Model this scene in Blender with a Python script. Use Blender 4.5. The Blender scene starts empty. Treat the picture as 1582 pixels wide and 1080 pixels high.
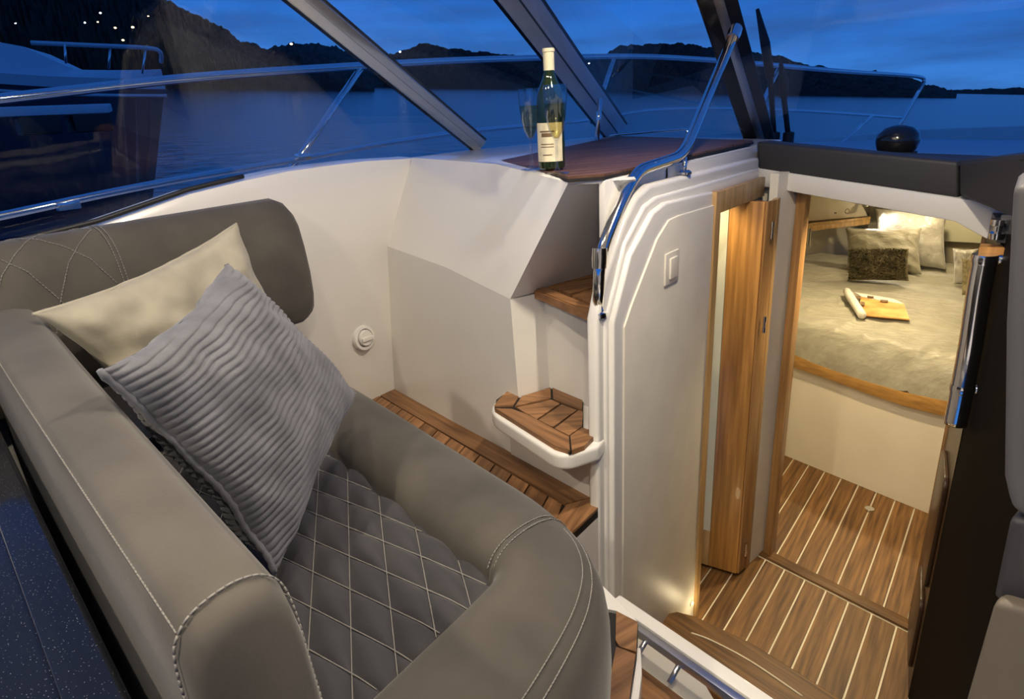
import bpy, bmesh, math, random
import numpy as np
from mathutils import Vector, Matrix, noise
random.seed(7)
S = bpy.context.scene
C = S.collection
# ------------------------------------------------------------------ camera
FPX, CX, CY, EYE = 1000.0, 791.0, 540.0, 1.05
_D = np.array([159, 2760, 1000.0]); _D /= np.linalg.norm(_D)
_F = np.array([829, -410, 1000.0]); _F -= _D * _F.dot(_D); _F /= np.linalg.norm(_F)
_X = np.cross(_F, -_D)
MW = np.array([_X, _F, -_D])            # photo camera axes -> boat axes (x starboard, y bow, z up, cockpit sole z=0)
cam = bpy.data.cameras.new('camera'); cam.sensor_width = 36.0; cam.lens = 36.0 * FPX / 1582.0
cam.clip_start = 0.02; cam.clip_end = 6000
co = bpy.data.objects.new('camera', cam); C.objects.link(co)
r_, d_, f_ = Vector(MW[:, 0]), Vector(MW[:, 1]), Vector(MW[:, 2])
co.matrix_world = Matrix(((r_.x, -d_.x, -f_.x, 0), (r_.y, -d_.y, -f_.y, 0), (r_.z, -d_.z, -f_.z, EYE), (0, 0, 0, 1)))
S.camera = co
S.view_settings.view_transform = 'Standard'; S.view_settings.look = 'None'
S.view_settings.gamma = 1.0; S.view_settings.use_curve_mapping = False
S.view_settings.exposure = 0.0

# ------------------------------------------------------------------ measuring helpers (surveyed points of the place)
def ray(x, y): return MW @ np.array([(x - CX) / FPX, (y - CY) / FPX, 1.0])
def onz(x, y, z):
    r = ray(x, y); t = (z - EYE) / r[2]; return Vector((t * r[0], t * r[1], z))
def onx(x, y, X):
    r = ray(x, y); t = X / r[0]; return Vector((X, t * r[1], EYE + t * r[2]))
def ony(x, y, Y):
    r = ray(x, y); t = Y / r[1]; return Vector((t * r[0], Y, EYE + t * r[2]))
def onv(x, y, a, b):
    n = np.array([-(b[1] - a[1]), b[0] - a[0], 0.0]); r = ray(x, y)
    t = n.dot(np.array([a[0], a[1], 0.0])) / n.dot(r); return Vector((t * r[0], t * r[1], EYE + t * r[2]))
def ond(x, y, h):
    r = ray(x, y); t = h / math.hypot(r[0], r[1]); return Vector((t * r[0], t * r[1], EYE + t * r[2]))
SEA_N = Vector(np.cross(ray(1582, 142), ray(0, 118))).normalized()      # the boat lies a few degrees over to port
SEA_P = Vector((0, 0, EYE - 2.7))
def sea_z(x, y): return SEA_P.z - (SEA_N.x * x + SEA_N.y * y) / SEA_N.z
def bowline(x0, y0, s=-0.23): return lambda x: y0 + s * (x - x0)

# ------------------------------------------------------------------ world: dusk sky
W = bpy.data.worlds.new('dusk'); S.world = W; W.use_nodes = True
nt = W.node_tree; nt.nodes.clear()
def wn(t): return nt.nodes.new(t)
out = wn('ShaderNodeOutputWorld'); bg = wn('ShaderNodeBackground'); tc = wn('ShaderNodeTexCoord')
dot = wn('ShaderNodeVectorMath'); dot.operation = 'DOT_PRODUCT'; dot.inputs[1].default_value = SEA_N
nt.links.new(tc.outputs['Generated'], dot.inputs[0])
rp = wn('ShaderNodeValToRGB'); e = rp.color_ramp.elements
e[0].position = 0.0; e[0].color = (0.030, 0.135, 0.400, 1)
e[1].position = 0.5; e[1].color = (0.006, 0.042, 0.190, 1)
k = e.new(0.10); k.color = (0.013, 0.095, 0.370, 1)
nt.links.new(dot.outputs['Value'], rp.inputs[0])
mp = wn('ShaderNodeMapping'); mp.inputs['Scale'].default_value = (2.2, 2.2, 15.0); mp.inputs['Rotation'].default_value = (0, 0.08, 0)
nt.links.new(tc.outputs['Generated'], mp.inputs[0])
nz = wn('ShaderNodeTexNoise'); nz.inputs['Scale'].default_value = 1.6; nz.inputs['Detail'].default_value = 6; nz.inputs['Roughness'].default_value = 0.55
nt.links.new(mp.outputs[0], nz.inputs['Vector'])
cr = wn('ShaderNodeValToRGB'); cr.color_ramp.elements[0].position = 0.42; cr.color_ramp.elements[1].position = 0.72
nt.links.new(nz.outputs[0], cr.inputs[0])
mx = wn('ShaderNodeMix'); mx.data_type = 'RGBA'; mx.inputs['B'].default_value = (0.016, 0.060, 0.200, 1)
nt.links.new(cr.outputs[0], mx.inputs['Factor']); nt.links.new(rp.outputs[0], mx.inputs['A'])
nt.links.new(mx.outputs['Result'], bg.inputs[0]); bg.inputs[1].default_value = 1.9
nt.links.new(bg.outputs[0], out.inputs[0])

# ------------------------------------------------------------------ materials
def mat(name, col, rough=0.5, metal=0.0, var=0.0, vscale=8.0, bump=0.0, bscale=60.0, coat=0.0, sheen=0.0, emit=0.0,
        stretch=(1, 1, 1), rot=0.0, rnd=0.0, spec=0.5, trans=0.0, ior=1.45, col2=None, bdist=0.002):
    m = bpy.data.materials.new(name); m.use_nodes = True; t = m.node_tree
    b = t.nodes['Principled BSDF']
    b.inputs['Base Color'].default_value = (*col, 1); b.inputs['Roughness'].default_value = rough
    b.inputs['Metallic'].default_value = metal; b.inputs['Coat Weight'].default_value = coat; b.inputs['Coat Roughness'].default_value = 0.05
    b.inputs['Sheen Weight'].default_value = sheen; b.inputs['Sheen Roughness'].default_value = 0.4
    b.inputs['Specular IOR Level'].default_value = spec; b.inputs['IOR'].default_value = ior
    b.inputs['Transmission Weight'].default_value = trans
    if emit: b.inputs['Emission Color'].default_value = (*col, 1); b.inputs['Emission Strength'].default_value = emit
    tc = t.nodes.new('ShaderNodeTexCoord'); mp = t.nodes.new('ShaderNodeMapping')
    mp.vector_type = 'TEXTURE' if rot else 'POINT'
    mp.inputs['Rotation'].default_value = (0, 0, rot)
    mp.inputs['Scale'].default_value = tuple(1.0 / s for s in stretch) if rot else stretch
    t.links.new(tc.outputs['Object'], mp.inputs[0])
    vec = mp.outputs[0]
    oi = t.nodes.new('ShaderNodeObjectInfo')
    if rnd:
        ad = t.nodes.new('ShaderNodeVectorMath'); ad.operation = 'ADD'
        sc = t.nodes.new('ShaderNodeVectorMath'); sc.operation = 'SCALE'; sc.inputs[0].default_value = (13.1, 7.7, 5.3)
        t.links.new(oi.outputs['Random'], sc.inputs['Scale']); t.links.new(vec, ad.inputs[0]); t.links.new(sc.outputs[0], ad.inputs[1]); vec = ad.outputs[0]
    if var:
        n = t.nodes.new('ShaderNodeTexNoise'); n.inputs['Scale'].default_value = vscale; n.inputs['Detail'].default_value = 6
        t.links.new(vec, n.inputs['Vector'])
        r = t.nodes.new('ShaderNodeValToRGB'); r.color_ramp.elements[0].position = 0.3; r.color_ramp.elements[1].position = 0.7
        c2 = col2 or tuple(min(1, c * (1 + var)) for c in col)
        r.color_ramp.elements[0].color = (*[c * (1 - var) for c in col], 1); r.color_ramp.elements[1].color = (*c2, 1)
        t.links.new(n.outputs[0], r.inputs[0]); last = r.outputs[0]
        if rnd:
            h = t.nodes.new('ShaderNodeHueSaturation'); mr = t.nodes.new('ShaderNodeMapRange')
            mr.inputs['To Min'].default_value = 1 - rnd; mr.inputs['To Max'].default_value = 1 + rnd
            t.links.new(oi.outputs['Random'], mr.inputs[0]); t.links.new(mr.outputs[0], h.inputs['Value']); t.links.new(last, h.inputs['Color']); last = h.outputs[0]
        t.links.new(last, b.inputs['Base Color'])
    if bump:
        n2 = t.nodes.new('ShaderNodeTexNoise'); n2.inputs['Scale'].default_value = bscale; n2.inputs['Detail'].default_value = 4
        t.links.new(vec, n2.inputs['Vector'])
        bp = t.nodes.new('ShaderNodeBump'); bp.inputs['Strength'].default_value = bump; bp.inputs['Distance'].default_value = bdist
        t.links.new(n2.outputs[0], bp.inputs['Height']); t.links.new(bp.outputs[0], b.inputs['Normal'])
    return m
M = {}
M['gel'] = mat('white_gelcoat', (0.72, 0.70, 0.66), 0.22, var=0.03, vscale=3, coat=0.3)
M['gelmatt'] = mat('cream_laminate', (0.70, 0.66, 0.57), 0.42, var=0.05, vscale=9, bump=0.05, bscale=30)
M['cabinwhite'] = mat('cabin_lining', (0.72, 0.66, 0.52), 0.5, var=0.03, vscale=5)
M['suede'] = mat('taupe_suede', (0.066, 0.059, 0.050), 0.85, var=0.28, vscale=6, bump=0.15, bscale=180, sheen=0.18)
M['quilt'] = mat('slate_suede', (0.036, 0.035, 0.041), 0.85, var=0.18, vscale=9, bump=0.2, bscale=220, sheen=0.15)
M['thread'] = mat('pale_thread', (0.21, 0.20, 0.185), 0.7)
M['beige'] = mat('cream_velvet', (0.31, 0.285, 0.225), 0.8, var=0.16, vscale=12, bump=0.2, bscale=120, sheen=0.3)
M['cord'] = mat('grey_plush', (0.105, 0.108, 0.124), 0.85, var=0.30, vscale=14, bump=0.3, bscale=200, sheen=0.25)
M['chrome'] = mat('polished_steel', (0.80, 0.80, 0.80), 0.09, metal=1.0)
M['alu'] = mat('brushed_aluminium', (0.55, 0.55, 0.56), 0.28, metal=1.0, bump=0.05, bscale=40, stretch=(1, 1, 20))
M['mirror'] = mat('polished_post', (0.78, 0.74, 0.68), 0.16, metal=0.75)
M['silver'] = mat('satin_silver_paint', (0.80, 0.81, 0.84), 0.32)
M['black'] = mat('black_rubber', (0.012, 0.012, 0.013), 0.5)
M['dash'] = mat('charcoal_leather', (0.030, 0.030, 0.033), 0.55, bump=0.15, bscale=300)
M['caulk'] = mat('black_caulk', (0.012, 0.010, 0.009), 0.6)
M['holly'] = mat('pale_inlay', (0.72, 0.64, 0.46), 0.45)
def teak(name, rot, col=(0.200, 0.092, 0.036), col2=(0.33, 0.165, 0.07), rough=0.5, coat=0.0, rnd=0.22):
    return mat(name, col, rough, var=0.35, col2=col2, vscale=1.0, stretch=(4, 70, 30), rot=rot, rnd=rnd, bump=0.25, bscale=1.6, coat=coat)
M['frost'] = mat('frosted_glass', (0.66, 0.64, 0.46), 0.55)
M['gloss'] = mat('black_sparkle_top', (0.010, 0.012, 0.018), 0.08, spec=0.4)
t = M['gloss'].node_tree; b = t.nodes['Principled BSDF']
v = t.nodes.new('ShaderNodeTexVoronoi'); v.inputs['Scale'].default_value = 260
tcx = t.nodes.new('ShaderNodeTexCoord'); t.links.new(tcx.outputs['Object'], v.inputs['Vector'])
r = t.nodes.new('ShaderNodeValToRGB'); r.color_ramp.elements[0].position = 0.0; r.color_ramp.elements[0].color = (0.30, 0.31, 0.33, 1)
r.color_ramp.elements[1].position = 0.16; r.color_ramp.elements[1].color = (0.010, 0.012, 0.018, 1)
t.links.new(v.outputs['Distance'], r.inputs[0]); t.links.new(r.outputs[0], b.inputs['Base Color'])
M['darkwood'] = mat('dark_lacquered_wood', (0.035, 0.018, 0.009), 0.3, var=0.4, vscale=1.2, stretch=(40, 40, 3), spec=0.25)
M['label'] = mat('cream_paper', (0.70, 0.64, 0.45), 0.6, var=0.1, vscale=60)
M['capsule'] = mat('cream_foil', (0.72, 0.66, 0.46), 0.35)
M['bottle'] = mat('dark_green_glass', (0.010, 0.022, 0.010), 0.05, coat=0.5)
M['seatgrey'] = mat('grey_upholstery', (0.085, 0.083, 0.088), 0.6, bump=0.1, bscale=200)
M['seatbeige'] = mat('beige_upholstery', (0.115, 0.096, 0.074), 0.6, bump=0.1, bscale=200)
M['linen'] = mat('grey_green_bedspread', (0.32, 0.30, 0.225), 0.5, var=0.14, vscale=12, bump=0.6, bscale=14, stretch=(1, 3, 1), sheen=0.4, bdist=0.02)
M['satin'] = mat('silver_satin', (0.40, 0.38, 0.32), 0.35, var=0.12, vscale=18, bump=0.4, bscale=25, sheen=0.4, bdist=0.02)
M['fur'] = mat('olive_fur', (0.20, 0.165, 0.085), 0.9, var=0.5, vscale=60, bump=0.8, bscale=120, bdist=0.01)
M['upholst'] = mat('sand_upholstery', (0.42, 0.36, 0.22), 0.7, var=0.05, bump=0.1, bscale=150)
def glass(name, tint, ior=1.45, rough=0.0):
    m = bpy.data.materials.new(name); m.use_nodes = True; t = m.node_tree; t.nodes.clear()
    o = t.nodes.new('ShaderNodeOutputMaterial'); mx = t.nodes.new('ShaderNodeMixShader')
    tr = t.nodes.new('ShaderNodeBsdfTransparent'); tr.inputs[0].default_value = (*tint, 1)
    gl = t.nodes.new('ShaderNodeBsdfGlossy'); gl.inputs['Roughness'].default_value = rough
    ge = t.nodes.new('ShaderNodeNewGeometry'); dp_ = t.nodes.new('ShaderNodeVectorMath'); dp_.operation = 'DOT_PRODUCT'
    t.links.new(ge.outputs['Incoming'], dp_.inputs[0]); t.links.new(ge.outputs['Normal'], dp_.inputs[1])
    def mth(op, a, b_):
        n = t.nodes.new('ShaderNodeMath'); n.operation = op
        for i, v_ in enumerate((a, b_)):
            if v_ is None: continue
            if isinstance(v_, (int, float)): n.inputs[i].default_value = v_
            else: t.links.new(v_, n.inputs[i])
        return n.outputs[0]
    f0_ = ((ior - 1) / (ior + 1)) ** 2
    ab = mth('ABSOLUTE', dp_.outputs['Value'], None); om = mth('SUBTRACT', 1.0, ab); p5 = mth('POWER', om, 5.0); fr = mth('MULTIPLY_ADD', p5, 1 - f0_)
    fr.node.inputs[2].default_value = f0_
    t.links.new(fr, mx.inputs[0]); t.links.new(tr.outputs[0], mx.inputs[1]); t.links.new(gl.outputs[0], mx.inputs[2]); t.links.new(mx.outputs[0], o.inputs[0])
    return m
M['pane'] = glass('window_glass', (0.95, 0.97, 0.98))
M['wineglass'] = glass('clear_glass', (0.95, 0.96, 0.97), 1.9)
M['wine'] = glass('pale_wine', (0.93, 0.86, 0.58), 1.5)

# ------------------------------------------------------------------ mesh helpers
def link(name, me, m, parent=None, smooth=False, origin=None):
    if m is not None: me.materials.append(m)
    n = len(me.vertices); co = np.empty(n * 3); me.vertices.foreach_get('co', co); co = co.reshape(-1, 3)
    lo, hi = co.min(0), co.max(0)
    og = np.array(origin) if origin is not None else np.array([(lo[0] + hi[0]) / 2, (lo[1] + hi[1]) / 2, lo[2]])
    co -= og; me.vertices.foreach_set('co', co.ravel()); me.update()
    if smooth: me.polygons.foreach_set('use_smooth', [True] * len(me.polygons))
    o = bpy.data.objects.new(name, me); C.objects.link(o)
    o.location = og
    if parent is not None:
        o.parent = parent; o.location = Vector(og) - wloc(parent)
    return o
def wloc(o):
    v = Vector(o.location)
    while o.parent: o = o.parent; v = v + o.location
    return v
def mk(name, verts, faces, m, parent=None, smooth=False, bevel=0.0, seg=2, ang=30, fix=True):
    bm = bmesh.new(); vs = [bm.verts.new(v) for v in verts]
    for f in faces:
        try: bm.faces.new([vs[i] for i in f])
        except ValueError: pass
    return fin(name, bm, m, parent, smooth, bevel, seg, ang, fix)
def fin(name, bm, m, parent=None, smooth=False, bevel=0.0, seg=2, ang=30, fix=True):
    if fix: bmesh.ops.recalc_face_normals(bm, faces=bm.faces)
    if bevel:
        ed = [e for e in bm.edges if len(e.link_faces) == 2 and e.calc_face_angle(0) > math.radians(ang)]
        if ed: bmesh.ops.bevel(bm, geom=ed, offset=bevel, segments=seg, profile=0.6, affect='EDGES', clamp_overlap=True)
    me = bpy.data.meshes.new(name); bm.to_mesh(me); bm.free()
    o = link(name, me, m, parent, smooth)
    if smooth and bevel:
        me.polygons.foreach_set('use_smooth', [True] * len(me.polygons))
        try: me.set_sharp_from_angle(angle=math.radians(50))
        except Exception: pass
    return o
def slab(name, poly, ext, m, parent=None, bevel=0.0, seg=2, smooth=None):
    p = [Vector(q) for q in poly]; ext = Vector(ext); n = len(p)
    vs = p + [q + ext for q in p]
    fs = [list(range(n)), [n + i for i in reversed(range(n))]] + [[i, n + i, n + (i + 1) % n, (i + 1) % n] for i in range(n)]
    return mk(name, vs, fs, m, parent, smooth if smooth is not None else bool(bevel), bevel, seg)
def box(name, lo, hi, m, parent=None, bevel=0.0, seg=2):
    x0, y0, z0 = lo; x1, y1, z1 = hi
    return slab(name, [(x0, y0, z0), (x1, y0, z0), (x1, y1, z0), (x0, y1, z0)], (0, 0, z1 - z0), m, parent, bevel, seg)
def loft(name, rings, m, parent=None, closed=True, caps=True, smooth=True, fix=True):
    n = len(rings[0]); vs = [v for r in rings for v in r]; fs = []
    for i in range(len(rings) - 1):
        for j in range(n if closed else n - 1):
            k = (j + 1) % n; fs.append([i * n + j, i * n + k, (i + 1) * n + k, (i + 1) * n + j])
    if caps and closed:
        fs.append(list(range(n))); fs.append([(len(rings) - 1) * n + j for j in range(n)])
    return mk(name, vs, fs, m, parent, smooth, fix=fix)
def spline(pts, n=8, closed=False):
    pts = [Vector(p) for p in pts]; o = []
    for i in range(len(pts) - 1):
        p0 = pts[max(i - 1, 0)]; p1 = pts[i]; p2 = pts[i + 1]; p3 = pts[min(i + 2, len(pts) - 1)]
        for k in range(n):
            t = k / n
            o.append(0.5 * ((2 * p1) + (p2 - p0) * t + (2 * p0 - 5 * p1 + 4 * p2 - p3) * t * t + (3 * p1 - p0 - 3 * p2 + p3) * t ** 3))
    o.append(pts[-1]); return o
def fillet(pts, r, n=6):
    pts = [Vector(p) for p in pts]; o = [pts[0]]
    for i in range(1, len(pts) - 1):
        a, b, c = pts[i - 1], pts[i], pts[i + 1]
        da, dc = (a - b), (c - b); ra = min(r, da.length * 0.45, dc.length * 0.45)
        p, q = b + da.normalized() * ra, b + dc.normalized() * ra
        for k in range(n + 1):
            t = k / n; o.append(p * (1 - t) ** 2 + b * 2 * t * (1 - t) + q * t * t)
    o.append(pts[-1]); return o
def tube_bm(bm, pts, rad, seg=10):
    pts = [Vector(p) for p in pts]; n = len(pts); up = None; rings = []
    for i, p in enumerate(pts):
        d = (pts[min(i + 1, n - 1)] - pts[max(i - 1, 0)]).normalized()
        if up is None: up = d.orthogonal().normalized()
        up = (up - d * up.dot(d)).normalized(); s = d.cross(up)
        rr = rad[i] if isinstance(rad, (list, tuple)) else rad
        rings.append([bm.verts.new(p + (up * math.cos(a) + s * math.sin(a)) * rr) for a in [2 * math.pi * k / seg for k in range(seg)]])
    for i in range(n - 1):
        for j in range(seg): bm.faces.new([rings[i][j], rings[i][(j + 1) % seg], rings[i + 1][(j + 1) % seg], rings[i + 1][j]])
    bm.faces.new(rings[0]); bm.faces.new(list(reversed(rings[-1])))
def tube(name, pts, rad, m, parent=None, seg=10):
    bm = bmesh.new(); tube_bm(bm, pts, rad, seg); return fin(name, bm, m, parent, True)
def lathe(name, prof, base, m, parent=None, seg=32, axis=(0, 0, 1)):
    ax = Vector(axis).normalized(); u = ax.orthogonal().normalized(); w = ax.cross(u); base = Vector(base)
    bm = bmesh.new(); rings = []
    for (r, h) in prof:
        if r < 1e-6: rings.append([bm.verts.new(base + ax * h)])
        else: rings.append([bm.verts.new(base + ax * h + (u * math.cos(2 * math.pi * k / seg) + w * math.sin(2 * math.pi * k / seg)) * r) for k in range(seg)])
    for a, b in zip(rings[:-1], rings[1:]):
        for j in range(seg):
            k = (j + 1) % seg
            if len(a) == 1 and len(b) == 1: continue
            if len(a) == 1: bm.faces.new([a[0], b[k], b[j]])
            elif len(b) == 1: bm.faces.new([a[j], a[k], b[0]])
            else: bm.faces.new([a[j], a[k], b[k], b[j]])
    o = fin(name, bm, m, parent, True)
    try: o.data.set_sharp_from_angle(angle=math.radians(40))
    except Exception: pass
    return o
def thing(name, label, cat, loc, group=None, kind=None):
    o = bpy.data.objects.new(name, None); C.objects.link(o); o.location = Vector(loc); o.empty_display_size = 0.05
    return tag(o, label, cat, group, kind)
def tag(o, label=None, cat=None, group=None, kind=None):
    if label: o['label'] = label
    if cat: o['category'] = cat
    if group: o['group'] = group
    if kind: o['kind'] = kind
    return o
def struct(o, label=None):
    o['kind'] = 'structure'
    if label: o['label'] = label
    return o
def lerp(a, b, t): return Vector(a) * (1 - t) + Vector(b) * t
def clip_poly(poly, p, n):
    o = []; L = len(poly)
    for i in range(L):
        a, b = poly[i], poly[(i + 1) % L]; da = (a[0] - p[0]) * n[0] + (a[1] - p[1]) * n[1]; db = (b[0] - p[0]) * n[0] + (b[1] - p[1]) * n[1]
        if da >= 0: o.append(a)
        if da * db < 0:
            t = da / (da - db); o.append((a[0] + (b[0] - a[0]) * t, a[1] + (b[1] - a[1]) * t))
    return o
def planks(parent, poly, z, th, d, w, gap, m, name='plank', off=0.0, zf=None, only=None):
    """cut a plan polygon into parallel boards along direction d"""
    d = Vector((d[0], d[1])).normalized(); n = Vector((-d.y, d.x)); c = poly
    ks = [q[0] * n.x + q[1] * n.y for q in c]; k = min(ks) + off - w * math.ceil(off / w if off > 0 else 0); i = 0; res = []
    while k < max(ks):
        a = clip_poly(c, (n.x * (k + gap / 2), n.y * (k + gap / 2)), (n.x, n.y))
        if len(a) >= 3: a = clip_poly(a, (n.x * (k + w - gap / 2), n.y * (k + w - gap / 2)), (-n.x, -n.y))
        if len(a) >= 3:
            area = abs(sum(a[j][0] * a[(j + 1) % len(a)][1] - a[(j + 1) % len(a)][0] * a[j][1] for j in range(len(a)))) / 2
            if area > 2e-5:
                zz = zf or (lambda x, y: z)
                res.append(slab(name, [(q[0], q[1], zz(q[0], q[1])) for q in a], (0, 0, th), m, parent))
        k += w; i += 1
    return res

# ================================================================== THE BOAT: structure
# --- cockpit sole: teak laid slats with dark seams
P1 = bowline(-1.985, 1.653)                       # foot of the forward bulkhead
FE = [(-0.803, 1.385), (-0.803, 1.16), tuple(onz(986, 962, 0))[:2], tuple(onz(984, 1008, 0))[:2], tuple(onz(969, 1110, 0))[:2], (-0.36, 0.45), (-0.34, 0.0)]
floor = struct(slab('floor', [(-1.99, 1.66, -0.03)] + [(x, y, -0.03) for x, y in FE] + [(-1.99, 0.0, -0.03)], (0, 0, 0.024), M['caulk']), 'dark caulked cockpit sole under teak slats')
struct(loft('wall_entrance', [[Vector((x, y, -0.008)) for x, y in FE] + [Vector((x - 0.03, y - 0.02, -0.008)) for x, y in reversed(FE)], [Vector((x, y, -0.92)) for x, y in FE] + [Vector((x - 0.03, y - 0.02, -0.92)) for x, y in reversed(FE)]], M['gel'], smooth=False), 'white side below the cockpit sole edge')
tk = {}
def T(deg, **k):
    key = (deg, tuple(sorted(k.items())))
    if key not in tk: tk[key] = teak('teak_%d_%d' % (deg, len(tk)), math.radians(deg), **k)
    return tk[key]
LATDEG = -13
iL, iR = onz(614, 624, 0), onz(866, 776, 0)
bd = [(-1.985, 1.653), (-0.84, 1.39), (-0.84 - 0.052, 1.39 - 0.075), (-1.985, 1.653 - 0.085)]
slab('border_plank', [(x, y, -0.006) for x, y in bd], (0, 0, 0.008), T(LATDEG), floor)
rb = [(-0.838, 1.388), (-0.803, 1.380), (-0.803, 1.162), (-0.85, 1.12), (-0.885, 1.312)]
slab('border_plank', [(x, y, -0.006) for x, y in rb], (0, 0, 0.008), T(100), floor)
p0, p1 = onz(708, 673, 0), onz(691, 692, 0); sd = (p1 - p0).normalized()
planks(floor, [(-1.985, 1.562), (-0.897, 1.307), (-0.81, 1.10), (-0.86, 0.8), (-1.985, 1.0)], -0.006, 0.008, (sd.x, sd.y), 0.072, 0.006, T(int(math.degrees(math.atan2(sd.y, sd.x)))), 'slat')
# teak by the sofa foot beside the companionway
for q in ([onz(952, 945, 0), onz(985, 962, 0), onz(983, 1008, 0), onz(957, 1000, 0), onz(951, 990, 0)], [onz(952, 1000, 0), onz(982, 1012, 0), onz(968, 1110, 0), onz(920, 1110, 0), onz(940, 1060, 0)]):
    slab('border_plank', [Vector((v.x, v.y, -0.006)) for v in q], (0, 0, 0.008), T(70), floor)

slab('corner_piece', [(-0.803, 1.158, -0.006), (FE[2][0], FE[2][1], -0.006), (onz(952, 945, 0).x, onz(952, 945, 0).y, -0.006), (-0.70, 0.98, -0.006), (-0.85, 1.10, -0.006)], (0, 0, 0.008), M['gel'], floor)
# --- port side lining: curved white moulding with the coaming on top
cols = []
for (y, zt, xt) in [(-1.0, 0.72, -1.90), (0.0, 0.78, -1.88), (0.45, 0.815, -1.86), (0.673, 0.839, -1.85), (0.924, 0.889, -1.85), (1.10, 0.908, -1.85), (1.248, 0.92, -1.85), (1.4, 0.924, -1.84), (1.55, 0.926, -1.825), (1.73, 0.92, -1.79), (1.76, 0.92, -1.785)]:
    k = max(0, min(1, (y - 1.0) / 0.73)); k = k * k * (3 - 2 * k)
    yb = y - 0.085 * k
    cols.append([Vector((-1.955, yb, -0.03)), Vector((-1.955 + 0.042, yb - 0.006 * k, 0.30)), Vector((-1.955 + 0.082 + 0.003 * k, yb - 0.015 * k, 0.61)), Vector((xt - 0.008, y - 0.012 * k, zt - 0.03)), Vector((xt - 0.02, y, zt)), Vector((xt - 0.12, y, zt + 0.006)), Vector((xt - 0.16, y, 0.2)), Vector((xt - 0.16, yb, -0.03))])
rings = []
for i in range(len(cols) - 1):
    for q in range(6):
        rings.append([lerp(cols[i][j], cols[i + 1][j], q / 6) for j in range(8)])
rings.append(cols[-1])
wp_ = struct(loft('wall_port', rings, M['gel']), 'white moulded side lining behind the sofa')
wp_.data.set_sharp_from_angle(angle=math.radians(50))
gask = [lerp(cols[i][4], cols[i + 1][4], s / 5) + Vector((-0.012, 0, 0.012)) for i in range(len(cols) - 1) for s in range(5)] + [cols[-1][4] + Vector((-0.012, 0, 0.012))]
struct(tube('trim_1', gask[:26], 0.007, M['black'], seg=8), 'black rubber window gasket on the side lining')

# --- forward bulkhead: big facetted white face with the stair recess
TL, TM, TR = Vector((-1.79, 1.73, 0.92)), Vector((-1.33, 1.648, 0.905)), Vector((-0.914, 1.407, 0.889))
ML, MR = Vector((-1.872, 1.632, 0.61)), Vector((-1.163, 1.464, 0.538))
BL, BG = Vector((-1.958, 1.648, -0.03)), Vector((-1.147, 1.462, -0.03))
SM = Vector((-1.5, 1.555, 0.58))
vs = [TL, TM, TR, ML, SM, MR, BL, Vector((-1.5, 1.541, -0.03)), BG]
fs = [[0, 1, 4, 3], [1, 2, 5, 4], [3, 4, 7, 6], [4, 5, 8, 7]]
# recess side (chamfer), riser, and returns
D1, C1 = Vector((-0.80, 1.54, 0.885)), Vector((-1.06, 1.90, 0.545))
vs += [D1, C1, Vector((-1.19, 1.60, 0.53)), Vector((-0.80, 1.44, 0.53)), Vector((-1.104, 1.573, 0.2)), Vector((-0.80, 1.50, 0.2))]
fs += [[2, 9, 10, 5], [5, 10, 11]]
vs += [Vector((-1.13, 1.585, 0.53)), Vector((-0.80, 1.51, 0.53)), Vector((-1.104, 1.573, -0.03)), Vector((-0.80, 1.50, -0.03))]
fs += [[15, 16, 18, 17], [5, 15, 17, 8]]
# back closing
vs += [Vector((-1.79, 2.3, 0.90)), Vector((-0.80, 2.2, 0.53)), Vector((-1.0, 2.2, 0.53))]
bulk = struct(mk('wall_front', vs, fs, M['gel'], None, False), 'white moulded bulkhead with stair recess ahead of the sofa')
mb = bulk.data; mb.polygons.foreach_set('use_smooth', [True] * len(mb.polygons))
soft = [Vector(v) - bulk.location for v in (TM, SM, Vector((-1.5, 1.541, -0.03)))]
for ed in mb.edges:
    e0, e1 = (mb.vertices[i].co for i in ed.vertices)
    ed.use_edge_sharp = not (any((e0 - v).length < 1e-4 for v in soft) and any((e1 - v).length < 1e-4 for v in soft))
md = bulk.modifiers.new('thick', 'SOLIDIFY'); md.thickness = 0.01; md.offset = -1
struct(slab('wall_stair', [(-1.16, 1.86, 0.50), (-0.834, 1.80, 0.50), (-0.834, 1.80, 0.883), (-1.16, 1.86, 0.883)], (0, 0.012, 0), M['gel']), 'white back of the stair recess')
# white ledge under the windscreen
AB, BB, CB = onz(745, 228, 0.918), onz(955, 207, 0.915), ony(1176, 224, 3.1)
led = [TL + Vector((-0.08, 0.02, 0)), TL, TM, TR, Vector((-0.836, 1.455, 0.887)), Vector((-0.836, 2.9, 0.895)), Vector((-1.70, 3.4, 0.905)), Vector((-2.05, 3.4, 0.905)), Vector((-2.02, 2.3, 0.912))]
struct(slab('trim_2', led, (0, 0, -0.012), M['gel'], None, 0.004), 'white ledge under the side windscreen')

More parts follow.
